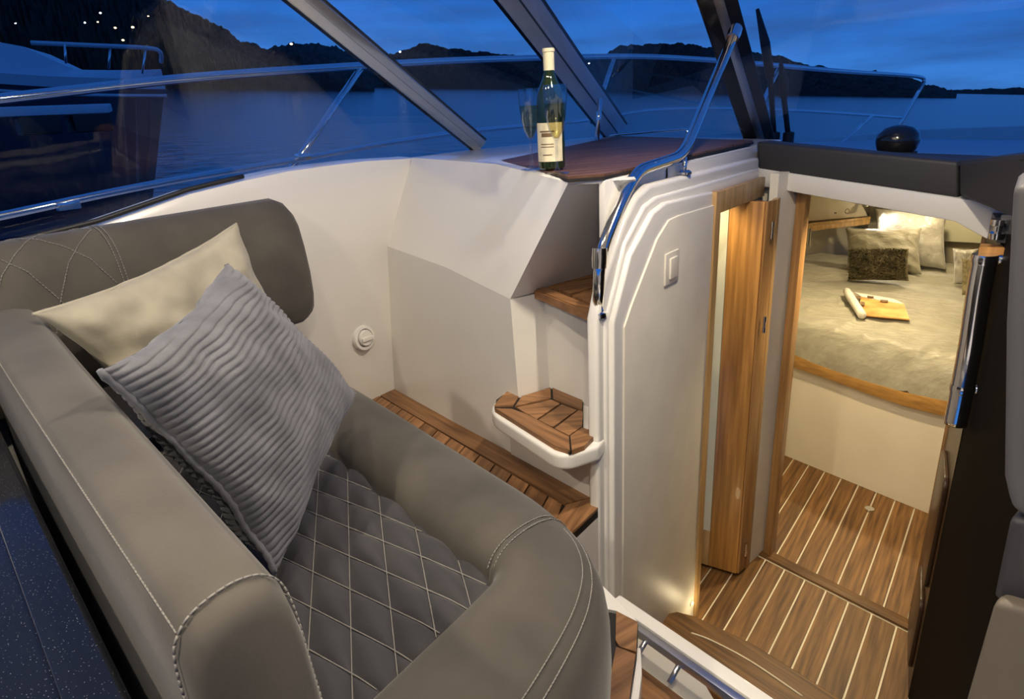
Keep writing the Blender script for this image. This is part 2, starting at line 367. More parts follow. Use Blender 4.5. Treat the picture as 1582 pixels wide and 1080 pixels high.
# --- coaming between stairs and companionway: three nested mouldings stepping down to starboard
def yz(x, pts): return [Vector((x, y, z)) for y, z in pts]
def lay(X, px, yf):
    p = [(v.y, v.z) for v in (onx(x, y, X) for x, y in px)]
    (ya, za), (yb, zb) = p[-2], p[-1]; zt = za + (zb - za) * (yf - ya) / (yb - ya); p = p[:-1]
    return [(p[0][0], -0.9)] + p + ([(yf, zt), (yf, 0.775), (2.03, 0.775), (2.03, -0.9)] if yf > 2.1 else [(yf, zt), (yf, -0.9)])
outer = lay(-0.83, [(906, 492), (918, 430), (950, 338), (968, 303), (988, 285), (1166, 242)], 2.52)
mid = lay(-0.79, [(936, 500), (966, 376), (996, 318), (1014, 304), (1166, 262)], 2.50)
inn = lay(-0.775, [(948, 500), (975, 394), (1010, 328), (1030, 313), (1098, 297)], 2.04)
pan = lay(-0.768, [(966, 506), (978, 470), (1017, 369), (1035, 340), (1050, 333), (1098, 319)], 2.03)
cw = thing('wall_companionway', 'white stepped coaming beside the companionway', None, (-0.83, 1.3, -0.9)); cw['kind'] = 'structure'
slab('outer_moulding', yz(-0.832, outer), (0.034, 0, 0), M['gel'], cw, 0.012, 3)
slab('middle_moulding', yz(-0.815, mid), (0.026, 0, 0), M['gel'], cw, 0.009, 3)
slab('inner_moulding', yz(-0.80, inn), (0.025, 0, 0), M['gel'], cw, 0.008, 3)
slab('side_panel', yz(-0.785, pan), (0.016, 0, 0), M['gelmatt'], cw, 0.004, 2)

# --- cabin sole
FZ = -0.9
sole = struct(slab('floor', [(-1.15, 0.0, FZ - 0.03), (0.35, 0.0, FZ - 0.03), (0.35, 3.7, FZ - 0.03), (-1.15, 3.7, FZ - 0.03)], (0, 0, 0.024), M['holly']), 'pale caulked cabin sole under wide teak planks')
wd = dict(col=(0.110, 0.047, 0.013), col2=(0.25, 0.122, 0.037), rough=0.5, coat=0.0)
thr = bowline(-0.653, 2.598)
s0, s1 = onz(1271, 733.6, FZ), onz(1411, 791, FZ)
pw = (s1.x - s0.x) / 5.0
W0 = s0.x - 5 * pw
for half in (0, 1):
    for i in range(12):
        xa, xb = W0 + i * pw + 0.004, W0 + (i + 1) * pw - 0.004
        if xb > 0.3: break
        if half: q = [(xa, thr(xa) + 0.035), (xb, thr(xb) + 0.035), (xb, 3.66), (xa, 3.66)]
        else: q = [(xa - 0.03, 1.93), (xb - 0.03, 1.93), (xb - 0.03, thr(xb) - 0.035), (xa - 0.03, thr(xa) - 0.035)]
        slab('plank', [(x, y, FZ - 0.006) for x, y in q], (0, 0, 0.007), T(91, **wd), sole)
slab('threshold_board', [(x, thr(x) + o, FZ - 0.004) for x, o in ((-0.70, -0.028), (-0.05, -0.028), (-0.05, 0.028), (-0.70, 0.028))], (0, 0, 0.012), T(LATDEG, **wd), sole, 0.003)
dr = onz(1343, 787, FZ)
lathe('drain_cover', [(0, 0.001), (0.02, 0.001), (0.022, 0.006), (0.014, 0.008), (0, 0.008)], dr, M['chrome'], sole, 20)

# --- bulkhead with the cabin doorway
bk = bowline(-0.653, 2.60)
def bslab(name, x0, x1, z0, z1, th, m, parent=None, dy=0.0, bevel=0.0):
    return slab(name, [(x0, bk(x0) + dy, z0), (x1, bk(x1) + dy, z0), (x1, bk(x1) + dy, z1), (x0, bk(x0) + dy, z1)], (0, th, 0), m, parent, bevel)
wf = thing('wall_cabin', 'cream cabin bulkhead around the doorway', None, (-0.65, 2.6, FZ)); wf['kind'] = 'structure'
bslab('port_panel', -1.6, -0.69, FZ, 0.80, 0.06, M['cabinwhite'], wf, -0.02)
slab('door_return', [(-0.705, 2.49, FZ), (-0.678, 2.63, FZ), (-0.678, 2.63, 0.80), (-0.715, 2.49, 0.80)], (-0.03, 0, 0), M['gelmatt'], wf)
bslab('starboard_panel', -0.03, 1.2, FZ, 0.80, 0.06, M['cabinwhite'], wf, 0.02)
slab('header', [(-0.86, bk(-0.86) - 0.06, 0.75), (-0.16, bk(-0.16) - 0.06, 0.665), (0.02, bk(0.02) - 0.06, 0.575), (0.5, bk(.5) - .06, 0.575), (0.5, bk(.5) - .06, 0.80), (-0.14, bk(-0.14) - 0.06, 0.735), (-0.86, bk(-0.86) - 0.06, 0.815)], (0, 0.12, 0), M['gel'], wf, 0.01)
d1 = thing('door_1', 'teak framed cabin doorway', None, (-0.66, 2.6, FZ)); d1['kind'] = 'structure'
jb = dict(col=(0.30, 0.145, 0.045), col2=(0.42, 0.22, 0.08), rough=0.4, coat=0.15)
def vwood(name, **k):
    a = dict(col=(0.30, 0.145, 0.045), col2=(0.43, 0.23, 0.08), rough=0.4); a.update(k)
    return mat(name, a['col'], a['rough'], var=0.3, col2=a['col2'], vscale=1.0, stretch=(60, 60, 3), rnd=0.12, bump=0.15, bscale=1.6, coat=0.15)
M['oak'] = vwood('upright_teak')
M['oakpale'] = vwood('pale_teak', col=(0.42, 0.25, 0.09), col2=(0.52, 0.32, 0.13))
M['oakred'] = vwood('red_teak', col=(0.38, 0.17, 0.036), col2=(0.54, 0.265, 0.065))
slab('jamb', [(-0.677, 2.60, FZ), (-0.640, 2.585, FZ), (-0.640, 2.66, FZ), (-0.677, 2.675, FZ)], (0, 0, 1.66), M['oak'], d1, 0.004)
slab('jamb', [(-0.085, 2.47, FZ), (-0.055, 2.46, FZ), (-0.055, 2.53, FZ), (-0.085, 2.54, FZ)], (0, 0, 1.6), M['oak'], d1, 0.004)

# --- folded side door in the companionway
pst = thing('trim_3', 'pale teak door post of the side compartment', None, (-0.79, 2.04, FZ)); pst['kind'] = 'structure'
box('post', (-0.81, 2.018, FZ), (-0.762, 2.062, 0.79), M['oakpale'], pst, 0.004)
slab('lintel', [(-0.80, 2.055, 0.715), (-0.80, 2.52, 0.715), (-0.80, 2.52, 0.785), (-0.80, 2.055, 0.785)], (0.03, 0, 0), M['oakpale'], pst, 0.004)
dl = thing('door_2', 'narrow teak door with a frosted strip, folded open in the companionway', None, (-0.8, 2.36, FZ)); dl['kind'] = 'structure'
def dslab(name, a, b, z0, z1, m, th=0.03, bevel=0.003):
    dd = Vector((b[0] - a[0], b[1] - a[1], 0)).normalized(); n = Vector((-dd.y, dd.x, 0)) * th
    return slab(name, [(a[0], a[1], z0), (b[0], b[1], z0), (b[0], b[1], z1), (a[0], a[1], z1)], n, m, dl, bevel)
def dp(t): return (-1.03 + 0.31 * t, 2.335 + 0.035 * t)
dslab('stile', dp(0), dp(0.495), FZ + 0.02, 0.715, M['oakpale'])
dslab('frosted_strip', dp(0.50), dp(0.61), FZ + 0.20, 0.715, M['frost'], 0.014)
dslab('bottom_rail', dp(0.495), dp(0.612), FZ + 0.02, FZ + 0.20, M['oakpale'])
dslab('board', dp(0.614), dp(1.0), FZ + 0.02, 0.715, M['oakred'])
dslab('hinge_stile', (-0.712, 2.375), (-0.70, 2.445), FZ + 0.02, 0.715, M['oak'], 0.01)
slab('frame_stile', [(-0.72, 2.45, FZ), (-0.70, 2.45, FZ), (-0.702, 2.492, FZ), (-0.72, 2.492, FZ)], (0, 0, 1.615), M['oakpale'], dl, 0.003)
for (px, py) in ((1183, 355), (1170, 500), (1141, 845)):
    h = ony(px, py, 2.40); h.x = -0.697
    hg = lathe('hinge', [(0, -0.032), (0.007, -0.032), (0.007, -0.012), (0.005, -0.012), (0.005, 0.012), (0.007, 0.012), (0.007, 0.032), (0, 0.032)], h, M['chrome'], dl, 12)
box('wall_compartment', (-1.6, 2.44, FZ), (-0.73, 2.455, 0.70), M['cabinwhite'])['kind'] = 'structure'

# --- starboard side of the companionway: dark lacquered cabinet side
st = [(-0.075, 2.455), (-0.030, 2.10), (0.17, 0.90)]
M['matblack'] = mat('matt_black_panel', (0.006, 0.005, 0.005), 0.7, spec=0.05)
ws = thing('wall_starboard', 'dark lacquered wooden companionway side', None, (0.0, 1.7, FZ)); ws['kind'] = 'structure'
def upr(name, a, b, c, d, m):
    return loft(name, [[Vector((x, y, z)) for x, y in (a, b, c, d)] for z in (FZ, 0.70)], m, ws, smooth=False)
upr('lacquered_side', st[0], st[1], (0.12, 2.12), (0.12, 2.42), M['darkwood'])
upr('black_side', (st[1][0] + 0.002, st[1][1] - 0.002), st[2], (0.36, 0.92), (0.12, 2.11), M['matblack'])
def onst(t, z, o=0.0):
    a, b = Vector((st[0][0], st[0][1], 0)), Vector((st[1][0], st[1][1], 0)); d = (b - a).normalized(); n = Vector((d.y, -d.x, 0))
    if n.x > 0: n = -n
    p = lerp(a, b, t) + n * o; return Vector((p.x, p.y, z))
for (t0, t1, z0, z1) in ((0.15, 0.85, -0.50, -0.08), (0.15, 0.85, -0.84, -0.55)):
    fr_ = fillet([onst(t0, (z0 + z1) / 2), onst(t0, z1), onst(t1, z1), onst(t1, z0), onst(t0, z0), onst(t0, (z0 + z1) / 2)], 0.05, 5)
    slab('door', fr_[:-1], onst(0, 0, 0.012) - onst(0, 0, 0), M['darkwood'], ws, 0.004)

# --- companionway steps and entrance sill
ls = thing('companionway_step', 'wooden companionway step with pale inlay line', 'step', (-0.5, 1.72, -0.72))
zs = -0.68
q = [onz(1026, 948, zs), onz(1046, 944, zs), onz(1076, 952, zs), onz(1160, 992, zs), onz(1245, 1045, zs), onz(1330, 1100, zs)]
q2 = [onz(1400, 1240, zs), onz(1200, 1150, zs)]
slab('tread', q + [Vector((-0.2, 1.45, zs)), Vector((-0.74, 1.62, zs))], (0, 0, -0.035), T(LATDEG, **wd), ls, 0.008, 3)
tube('inlay', spline([onz(1068, 978, zs + 0.001), onz(1100, 990, zs + 0.001), onz(1160, 1022, zs + 0.001), onz(1240, 1076, zs + 0.001)], 6), 0.003, M['holly'], ls, 6)
box('riser', (-0.72, 1.5, FZ), (-0.25, 1.62, zs - 0.035), M['oak'], ls)
sl = thing('entrance_sill', 'white and steel sill across the top of the companionway', 'sill', (-0.4, 1.05, -0.1))
a, b_ = onz(948, 925, -0.04), onz(1185, 1088, -0.04); dv = (b_ - a).normalized(); nv = Vector((-dv.y, dv.x, 0))
if nv.y < 0: nv = -nv
b_ = b_ + dv * 0.15
slab('sill_cap', [a - nv * 0.012, b_ - nv * 0.012, b_ + nv * 0.022, a + nv * 0.022], (0, 0, -0.02), M['gel'], sl, 0.005)
slab('steel_track', [a - nv * 0.032 + Vector((0, 0, -0.004)), b_ - nv * 0.032 + Vector((0, 0, -0.004)), b_ - nv * 0.014 + Vector((0, 0, -0.004)), a - nv * 0.014 + Vector((0, 0, -0.004))], (0, 0, -0.02), M['alu'], sl, 0.002)
rl = thing('foot_rail', 'dark steel tube rail with short pegs under the entrance sill', 'rail', (-0.4, 1.0, -0.1))
ta, tb = onz(978, 966, -0.06), onz(1200, 1130, -0.06)
tube('rail_tube', [ta, tb], 0.010, M['chrome'], rl, 12)
for (u, w) in (((998, 990), (985, 1012)), ((1052, 1022), (1034, 1055))):
    tube('peg', [onz(*u, -0.06), onz(*w, -0.085)], 0.006, M['alu'], rl, 8)
ins = thing('entrance_step', 'teak and white entrance step below the cockpit sole', 'step', (-0.45, 0.95, -0.2))
zz = -0.16
slab('white_panel', [onz(985, 985, zz), onz(1080, 1040, zz), onz(1120, 1110, zz), onz(985, 1110, zz)], (0, 0, -0.02), M['gelmatt'], ins, 0.003)
slab('teak_board', [onz(990, 1030, zz + 0.012), onz(1060, 1082, zz + 0.012), onz(1075, 1130, zz + 0.012), onz(990, 1130, zz + 0.012)], (0, 0, -0.011), T(LATDEG), ins, 0.002)
slab('edge_strip', [onz(984, 1000, -0.02), onz(990, 1000, -0.02), onz(992, 1040, -0.02), onz(984, 1110, -0.02), onz(966, 1110, -0.02)], (0, 0, -0.12), M['gel'], ins, 0.004)

# --- dash fascia over the doorway
fas = thing('trim_4', 'charcoal padded dash fascia over the cabin doorway', None, (-0.4, 2.5, 0.8)); fas['kind'] = 'structure'
f0, f1 = onv(1168, 219, (-0.8, 2.58), (-0.1, 2.42)), onv(1480, 250, (-0.8, 2.58), (-0.1, 2.42))
g0, g1 = onv(1172, 264, (-0.8, 2.58), (-0.1, 2.42)), onv(1480, 306, (-0.8, 2.58), (-0.1, 2.42))
slab('fascia', [f0, f1, g1, g0], (0.02, 0.10, 0), M['dash'], fas, 0.012, 3)
h0, h1 = onz(1484, 250, f1.z + 0.0), onz(1640, 262, 0.93)
hh = thing('helm_console', 'charcoal helm console panel at the dash end', 'console', (0.1, 2.0, 0.6))
slab('console_face', [f1 + Vector((0.005, -0.02, 0)), Vector((0.12, 1.95, 0.915)), Vector((0.45, 1.55, 0.90)), Vector((0.45, 1.50, 0.70)), Vector((0.13, 1.90, 0.70)), g1 + Vector((0.005, -0.02, 0.01))], (0.05, 0.12, 0), M['dash'], hh, 0.01, 3)
slab('console_top', [f1 + Vector((0, 0, 0.004)), Vector((0.12, 1.95, 0.92)), Vector((0.45, 1.55, 0.905)), Vector((0.7, 2.2, 0.905)), Vector((0.4, 2.6, 0.92))], (0, 0, -0.02), M['dash'], hh, 0.006)
dsh = struct(slab('trim_5', [(-0.82, 2.60, 0.87), (-0.1, 2.44, 0.83), (0.6, 2.25, 0.84), (1.4, 2.0, 0.84), (1.4, 2.60, 0.755), (CB.x, CB.y + 0.03, 0.85)], (0, 0, -0.03), M['dash']), 'dark dash top under the windscreen')

# --- teak worktop on the ledge
wt = thing('teak_worktop', 'dark teak slatted worktop on the white ledge with the wine', 'worktop', (-1.1, 1.8, 0.88))
def tz(x, y): return 0.888 + max(0, (y - 1.4)) * 0.012
wp = [(-1.469, 1.819), (-0.905, 1.392), (-0.836, 1.45), (-0.836, 2.56), (-1.72, 3.12)]
slab('caulk_bed', [(x, y, tz(x, y) - 0.003) for x, y in wp], (0, 0, 0.008), M['caulk'], wt)
dpl = Vector((0.55, 0.83))
planks(wt, [(-1.466, 1.821), (-0.907, 1.396), (-0.839, 1.453), (-0.839, 2.557), (-1.716, 3.115)], 0, 0.011, dpl, 0.062, 0.004, T(56, col=(0.085, 0.038, 0.022), col2=(0.15, 0.072, 0.042)), 'slat', zf=lambda x, y: tz(x, y))

struct(box('trim_9', (-0.852, 1.45, 0.74), (-0.834, 2.62, 0.884), M['gel'], None, 0.003), 'white upstand between the worktop and the coaming')
# --- stair treads
s1 = thing('lower_stair_step', 'lower teak stair step with rounded white base', 'step', (-1.0, 1.42, 0.0))
z1 = 0.22
A_, B_, C_, D_, E_, F_, G_ = [onz(x, y, z1) for x, y in ((785, 603), (762, 630), (880, 697), (925, 668), (901, 617), (852, 598), (805, 612))]
E2 = onz(901, 660, z1)
base = fillet([A_ + Vector((-0.03, 0.03, 0)), B_ + Vector((-0.022, -0.006, 0)), C_ + Vector((-0.01, -0.028, 0)), D_ + Vector((0.03, -0.05, 0))], 0.07, 6)
base += [Vector((-0.83, 1.56, z1)), Vector((-1.2, 1.60, z1))]
slab('white_base', [Vector((v.x, v.y, z1 - 0.012)) for v in base], (0, 0, -0.045), M['gel'], s1, 0.010, 3)
slab('lower_riser', [Vector((x, P1(x) - 0.012, z1 - 0.05)) for x in (-1.20, -0.805)] + [Vector((-0.805, 1.60, z1 - 0.05)), Vector((-1.15, 1.60, z1 - 0.05))], (0, 0, -(z1 - 0.05) - 0.02), M['gel'], s1, 0.004)
tr = [A_, (A_ + B_) / 2 + Vector((-0.012, -0.008, 0)), B_ + Vector((0.006, 0, 0)), C_, D_, E2, E_, F_, G_]
slab('caulk_bed', [Vector((v.x, v.y, z1 - 0.012)) for v in tr], (0, 0, 0.009), M['caulk'], s1)
def lp(x, y): return onz(x, y, z1)
def board(pts, deg, par, z, th=0.014):
    g = [onz(x, y, z) for x, y in pts]; c = sum(g, Vector()) / len(g)
    g = [c + (v - c) * (1 - 0.0022 / max((v - c).length, 0.01)) for v in g]
    slab('board', [Vector((v.x, v.y, z - 0.012)) for v in g], (0, 0, th), T(deg), par)
board([(764, 631), (790, 632), (813, 640), (880, 676), (881, 697), (858, 690)], LATDEG, s1, z1)
board([(785, 603), (803, 612), (793, 628), (763, 628), (768, 620)], 60, s1, z1)
board([(880, 674), (899, 661), (925, 668), (903, 690), (883, 697)], 60, s1, z1)
board([(805, 613), (851, 599), (852, 616), (825, 622), (795, 629)], 20, s1, z1)
board([(853, 599), (901, 618), (900, 634), (854, 617)], LATDEG, s1, z1)
board([(797, 630), (826, 624), (852, 618), (866, 624), (829, 649), (813, 640)], 40, s1, z1)
board([(868, 625), (892, 634), (854, 661), (831, 650)], 40, s1, z1)
board([(894, 634), (901, 636), (900, 660), (879, 674), (856, 663)], 40, s1, z1)
s2 = thing('upper_stair_step', 'upper teak stair step beside the steel handrail', 'step', (-1.0, 1.6, 0.53))
z2 = 0.545
a_, b2, c_ = onz(818, 441, z2), onz(916, 421, z2), onz(918, 484, z2)
fr = [a_, b2 + (b2 - a_) * 0.1, Vector((-0.86, 1.80, z2)), Vector((-0.86, 1.445, z2))]
slab('caulk_bed', [Vector((v.x, v.y, z2 - 0.028)) for v in fr], (0, 0, 0.022), M['caulk'], s2)
board([(818, 444), (846, 446), (916, 476), (916, 486)], LATDEG, s2, z2, 0.016)
e1 = onz(818, 446, z2); e2 = onz(916, 486, z2)
slab('front_edge', [e1 + Vector((0.003, 0.0, -0.024)), e2 + Vector((0, 0.0, -0.024)), e2 + Vector((0, 0.012, -0.024)), e1 + Vector((0.003, 0.012, -0.024))], (0, 0, 0.024), T(LATDEG), s2)
board([(818, 441), (916, 421), (916, 430), (851, 444)], 60, s2, z2, 0.016)
board([(854, 445), (916, 431), (916, 446), (880, 456)], 60, s2, z2, 0.016)
board([(883, 458), (916, 448), (916, 473)], 60, s2, z2, 0.016)

# --- hardtop
roof = struct(slab('ceiling', [(-1.75, 0.45, 1.80), (-1.60, 1.10, 1.80), (-1.25, 1.45, 1.80), (1.6, 1.1, 1.80), (1.75, -2.2, 1.80), (-1.9, -2.2, 1.80)], (0, 0, 0.05), M['gel']), 'white hardtop over the cockpit')
struct(box('wall_aft', (-2.0, -2.25, -0.9), (1.8, -2.2, 0.75), M['gel']))
struct(box('floor', (-0.25, -2.2, -0.05), (1.7, 0.9, -0.006), M['gel']))
struct(box('wall_right', (1.62, -2.2, -0.9), (1.7, 3.0, 0.88), M['gel']))

# --- windows: side panes and windscreen with posts
AT, BT, CT = onz(470, 0, 1.40), onz(803, 0, 1.45), onz(1108, 0, 1.38)
def ext(a, b, z): return a + (b - a) * ((z - a.z) / (b.z - a.z))
A2, B2, C2 = ext(AB, AT, 1.80), ext(BB, BT, 1.80), ext(CB, CT, 1.80)
DB_, D2 = Vector((1.4, 2.60, 0.76)), Vector((1.2, 1.2, 1.80))
def pane(name, pts, label):
    n = (pts[1] - pts[0]).cross(pts[2] - pts[0]).normalized() * 0.004
    o = slab(name, pts, n, M['pane']); return struct(o, label)
side0 = [Vector((-1.96, -1.6, 0.74)), Vector((-1.70, -1.6, 1.80))]
pane('window_1', [side0[0], Vector((-1.93, 0.67, 0.845)), Vector((-1.92, 1.73, 0.925)), AB, A2, Vector((-1.62, 0.45, 1.80)), side0[1]], 'port side cockpit window')
pane('window_2', [AB, BB, B2, A2], 'raked side windscreen pane behind the wine bottle')
pane('window_3', [BB, CB, C2, B2], 'raked front windscreen pane on the port side')
pane('window_4', [CB, DB_, D2, C2], 'raked front windscreen pane over the dash')
def post(name, a, b, w, th, m, label, inner=None):
    d = (b - a).normalized(); s = d.cross(Vector((0, 0, 1)).cross(d)).normalized()
    view = (Vector((0, 0, EYE)) - (a + b) / 2).normalized(); s = d.cross(view).normalized(); n = s.cross(d).normalized()
    o = thing(name, label, None, a); o['kind'] = 'structure'
    slab('post_cover', [a - s * w / 2, a + s * w / 2, b + s * w / 2, b - s * w / 2], n * -th, m, o, min(th, w) * 0.25, 3)
    return o, d, s, n
o, d, s, n = post('trim_6', AB, A2, 0.066, 0.025, M['mirror'], 'mirror polished windscreen post on the left')
slab('rubber_seal', [AB - s * 0.042 - n * 0.008, AB + s * 0.042 - n * 0.008, A2 + s * 0.042 - n * 0.008, A2 - s * 0.042 - n * 0.008], n * -0.01, M['black'], o)
o, d, s, n = post('trim_7', BB - s * 0, B2, 0.125, 0.03, M['silver'], 'wide brushed aluminium windscreen post in the middle')
slab('post_groove', [BB - s * 0.004 + n * 0.001, BB + s * 0.004 + n * 0.001, B2 + s * 0.004 + n * 0.001, B2 - s * 0.004 + n * 0.001], n * -0.004, M['black'], o)
slab('rubber_seal', [BB - s * 0.075 - n * 0.012, BB + s * 0.075 - n * 0.012, B2 + s * 0.075 - n * 0.012, B2 - s * 0.075 - n * 0.012], n * -0.012, M['black'], o)
o, d, s, n = post('trim_8', CB, C2, 0.125, 0.03, M['black'], 'black windscreen post by the handrail top')
slab('post_strip', [CB - s * 0.012 + n * 0.003, CB + s * 0.02 + n * 0.003, C2 + s * 0.02 + n * 0.003, C2 - s * 0.012 + n * 0.003], n * -0.006, M['alu'], o, 0.001)

# --- foredeck, hull and cabin shell
M['deck'] = mat('pale_deck', (0.55, 0.57, 0.60), 0.45, var=0.05, bump=0.1, bscale=90)
struct(mk('foredeck', [(-2.45, 0.0, 0.66), (-2.45, 3.3, 0.74), (-2.1, 5.2, 0.74), (-0.9, 7.7, 0.62), (0.3, 8.0, 0.56), (2.2, 5.0, 0.56), (2.2, 0.0, 0.60), (1.45, 2.55, 0.75), (CB.x, CB.y - 0.02, 0.84), (-1.95, 3.4, 0.88), (-2.02, 2.3, 0.86), (-2.0, 0, 0.70),
   (-1.2, 5.0, 0.75), (0.9, 4.6, 0.68), (1.75, 0.0, 0.66)], [[0, 1, 10, 11], [1, 9, 10], [1, 2, 12, 9], [2, 3, 12], [3, 4, 13, 12], [4, 5, 13], [5, 6, 14, 7], [5, 7, 13], [7, 8, 12, 13], [8, 9, 12]], M['deck'], None), 'pale foredeck outside the windscreen')
hr = [(-2.45, 0.0), (-2.45, 3.3), (-2.1, 5.2), (-0.9, 7.7), (0.3, 8.0), (2.2, 5.0), (2.2, 0.0)]
struct(loft('hull', [[Vector((x, y, 0.70)) for x, y in hr], [Vector((x * 0.85, y * 0.92, -1.2)) for x, y in hr]], M['gel'], None, closed=False, caps=False, smooth=False), 'white hull of this boat')
cs = [(-1.6, 2.62), (-1.55, 4.2), (-1.28, 5.3), (-0.9, 5.95), (0.5, 5.75), (1.3, 4.2), (1.3, 2.3)]
struct(loft('wall_port', [[Vector((x, y, FZ - 0.02)) for x, y in cs], [Vector((x, y, 0.76 - (y - 2.5) * 0.06)) for x, y in cs]], M['cabinwhite'], None, closed=False, caps=False, smooth=False), 'cream lining around the cabin berth')
struct(slab('ceiling', [(x, y, 0.765 - (y - 2.5) * 0.06) for x, y in [(-1.6, 2.90)] + cs[1:-1] + [(1.3, 2.25)]], (0, 0, 0.03), M['cabinwhite']), 'cream cabin headlining')

# ================================================================== SOFA
sofa = thing('sofa', 'grey suede corner sofa with quilted seat filling the left foreground', 'sofa', (-1.1, 0.6, 0.0))
fy_in = bowline(-0.618, 0.689)
# bolster: matched inner/outer plan stations
inner = [Vector((x, fy_in(x), 0)) for x in (-1.84, -1.6, -1.35, -1.1, -0.85, -0.70)] + [Vector((-0.640, 0.694, 0))]
outer_ = [Vector((x, y, 0)) for x, y in ((-1.84, 1.205), (-1.6, 1.155), (-1.35, 1.10), (-1.1, 1.04), (-0.85, 0.98), (-0.70, 0.942), (-0.605, 0.905))]
inner2 = [Vector((-0.640, 0.694, 0)), Vector((-0.625, 0.685, 0)), Vector((-0.616, 0.66, 0)), Vector((-0.615, 0.60, 0)), Vector((-0.613, 0.50, 0)), Vector((-0.61, 0.38, 0)), Vector((-0.608, 0.22, 0)), Vector((-0.605, 0.05, 0))]
outer2 = [Vector((-0.605, 0.905, 0)), Vector((-0.525, 0.865, 0)), Vector((-0.455, 0.80, 0)), Vector((-0.405, 0.71, 0)), Vector((-0.375, 0.60, 0)), Vector((-0.355, 0.47, 0)), Vector((-0.34, 0.28, 0)), Vector((-0.335, 0.05, 0))]
prof = [(0.0, 0.10), (0.0, 0.268), (0.03, 0.295), (0.10, 0.316), (0.22, 0.331), (0.40, 0.338), (0.60, 0.336), (0.76, 0.325), (0.88, 0.302), (0.955, 0.268), (0.99, 0.22), (1.0, 0.15), (0.985, 0.06), (0.96, 0.0)]
def bol(name, ins_, outs):
    a = spline(ins_, 5); b = spline(outs, 5); rings = []
    for p, q in zip(a, b): rings.append([Vector((*(lerp(p, q, t)).xy, z)) for t, z in prof])
    return loft(name, rings, M['suede'], sofa)
bol('front_bolster', inner, outer_)
bol('end_bolster', inner2, outer2)
def seam(pts, par, r=0.0016, dash=0.0):
    pts = spline(pts, 8) if len(pts) > 2 else [Vector(p) for p in pts]
    if not dash: return tube('seam', pts, r, M['thread'], par, 5)
    # stitched: short thread dashes along the line
    L = [0.0]
    for a, b in zip(pts[:-1], pts[1:]): L.append(L[-1] + (b - a).length)
    def at(s):
        for i in range(len(pts) - 1):
            if L[i + 1] >= s: return lerp(pts[i], pts[i + 1], (s - L[i]) / max(1e-9, L[i + 1] - L[i]))
        return pts[-1]
    bm = bmesh.new(); s = 0.0
    while s < L[-1] - dash * 0.7:
        tube_bm(bm, [at(s), at(s + dash * 0.35), at(s + dash * 0.85)], r, 4); s += dash
    return fin('seam', bm, M['thread'], par, True)
def profpt(p, q, i, f=0.0, lift=0.0015):
    t0, z0 = prof[i]; t1, z1 = prof[min(i + 1, len(prof) - 1)]
    t, z = t0 + (t1 - t0) * f, z0 + (z1 - z0) * f
    return Vector((*(lerp(p, q, t)).xy, z + lift))
for o_ in (-0.006, 0.006):
    P, Q = Vector((-0.640 + o_, 0.694, 0)), Vector((-0.605 + o_ * 1.2, 0.905 - o_ * 0.3, 0))
    seam([profpt(P, Q, i, 0, 0.001) + (Vector((0, 0.002, 0)) if i > 8 else Vector()) for i in range(2, 13)], sofa, 0.0013, 0.007)
I2, O2 = spline(inner2, 5), spline(outer2, 5)
for f in (0.15, 0.75):
    seam([profpt(I2[i], O2[i], 7, f, 0.0012) + Vector((0.001, 0, 0)) for i in range(3, len(I2), 2)], sofa, 0.0013, 0.007)

def yin(x): return 0.244 - 0.172 * (x + 0.48)
def yout(x): return 0.137 - 0.148 * (x + 0.45)
# quilted seat
def quiltz(x, y, sp=0.066, amp=0.017):
    def dist(ang):
        n = (-math.sin(math.radians(ang)), math.cos(math.radians(ang))); k = ((x + 1.207) * n[0] + (y - 0.837) * n[1]) / sp
        return abs(k - round(k)) * 2
    a, b = dist(-38.3), dist(5.0)
    return amp * ((1 - (1 - min(1, a)) ** 2) * (1 - (1 - min(1, b)) ** 2)) ** 0.75
NX, NY = 400, 230; vs = []; fs = []
for i in range(NX + 1):
    x = -1.80 + (1.80 - 0.605) * i / NX
    for j in range(NY + 1):
        ya = yout(x) + 0.03; y = ya + (fy_in(x) + 0.012 - ya) * j / NY
        edge = min(1, min(x + 1.80, -0.605 - x, fy_in(x) + 0.012 - y) / 0.06)
        vs.append((x, y, 0.262 + quiltz(x, y) + 0.02 * math.sqrt(max(0, edge)) * 0.6))
for i in range(NX):
    for j in range(NY):
        a = i * (NY + 1) + j; fs.append([a, a + NY + 1, a + NY + 2, a + 1])
qp = mk('quilted_seat', vs, fs, M['quilt'], sofa, True)
lo_ = [Vector((-1.80, yout(-1.8) + 0.03, 0)), Vector((-0.605, yout(-0.605) + 0.03, 0)), Vector((-0.605, fy_in(-0.605), 0)), Vector((-1.80, fy_in(-1.8), 0))]
slab('seat_base', [Vector((v.x, v.y, 0.0)) for v in lo_], (0, 0, 0.24), M['quilt'], sofa)
for ang in (-38.3, 5.0):
    d = Vector((math.cos(math.radians(ang)), math.sin(math.radians(ang)), 0)); n = Vector((-d.y, d.x, 0))
    for k in range(-14, 12):
        base_ = Vector((-1.207, 0.837, 0)) + n * (k * 0.066); pts = []
        for s in range(-200, 201):
            p = base_ + d * (s * 0.012)
            if -1.78 < p.x < -0.618 and yin(p.x) < p.y < fy_in(p.x) - 0.004:
                pts.append(Vector((p.x, p.y, 0.262 + 0.012 * math.sqrt(max(0, min(1, min(p.x + 1.80, -0.605 - p.x, fy_in(p.x) + 0.012 - p.y) / 0.06))) + 0.0036)))
        if len(pts) > 4:
            bm = bmesh.new()
            tube_bm(bm, pts, 0.0011, 4)
            fin('seam', bm, M['thread'], qp, True)

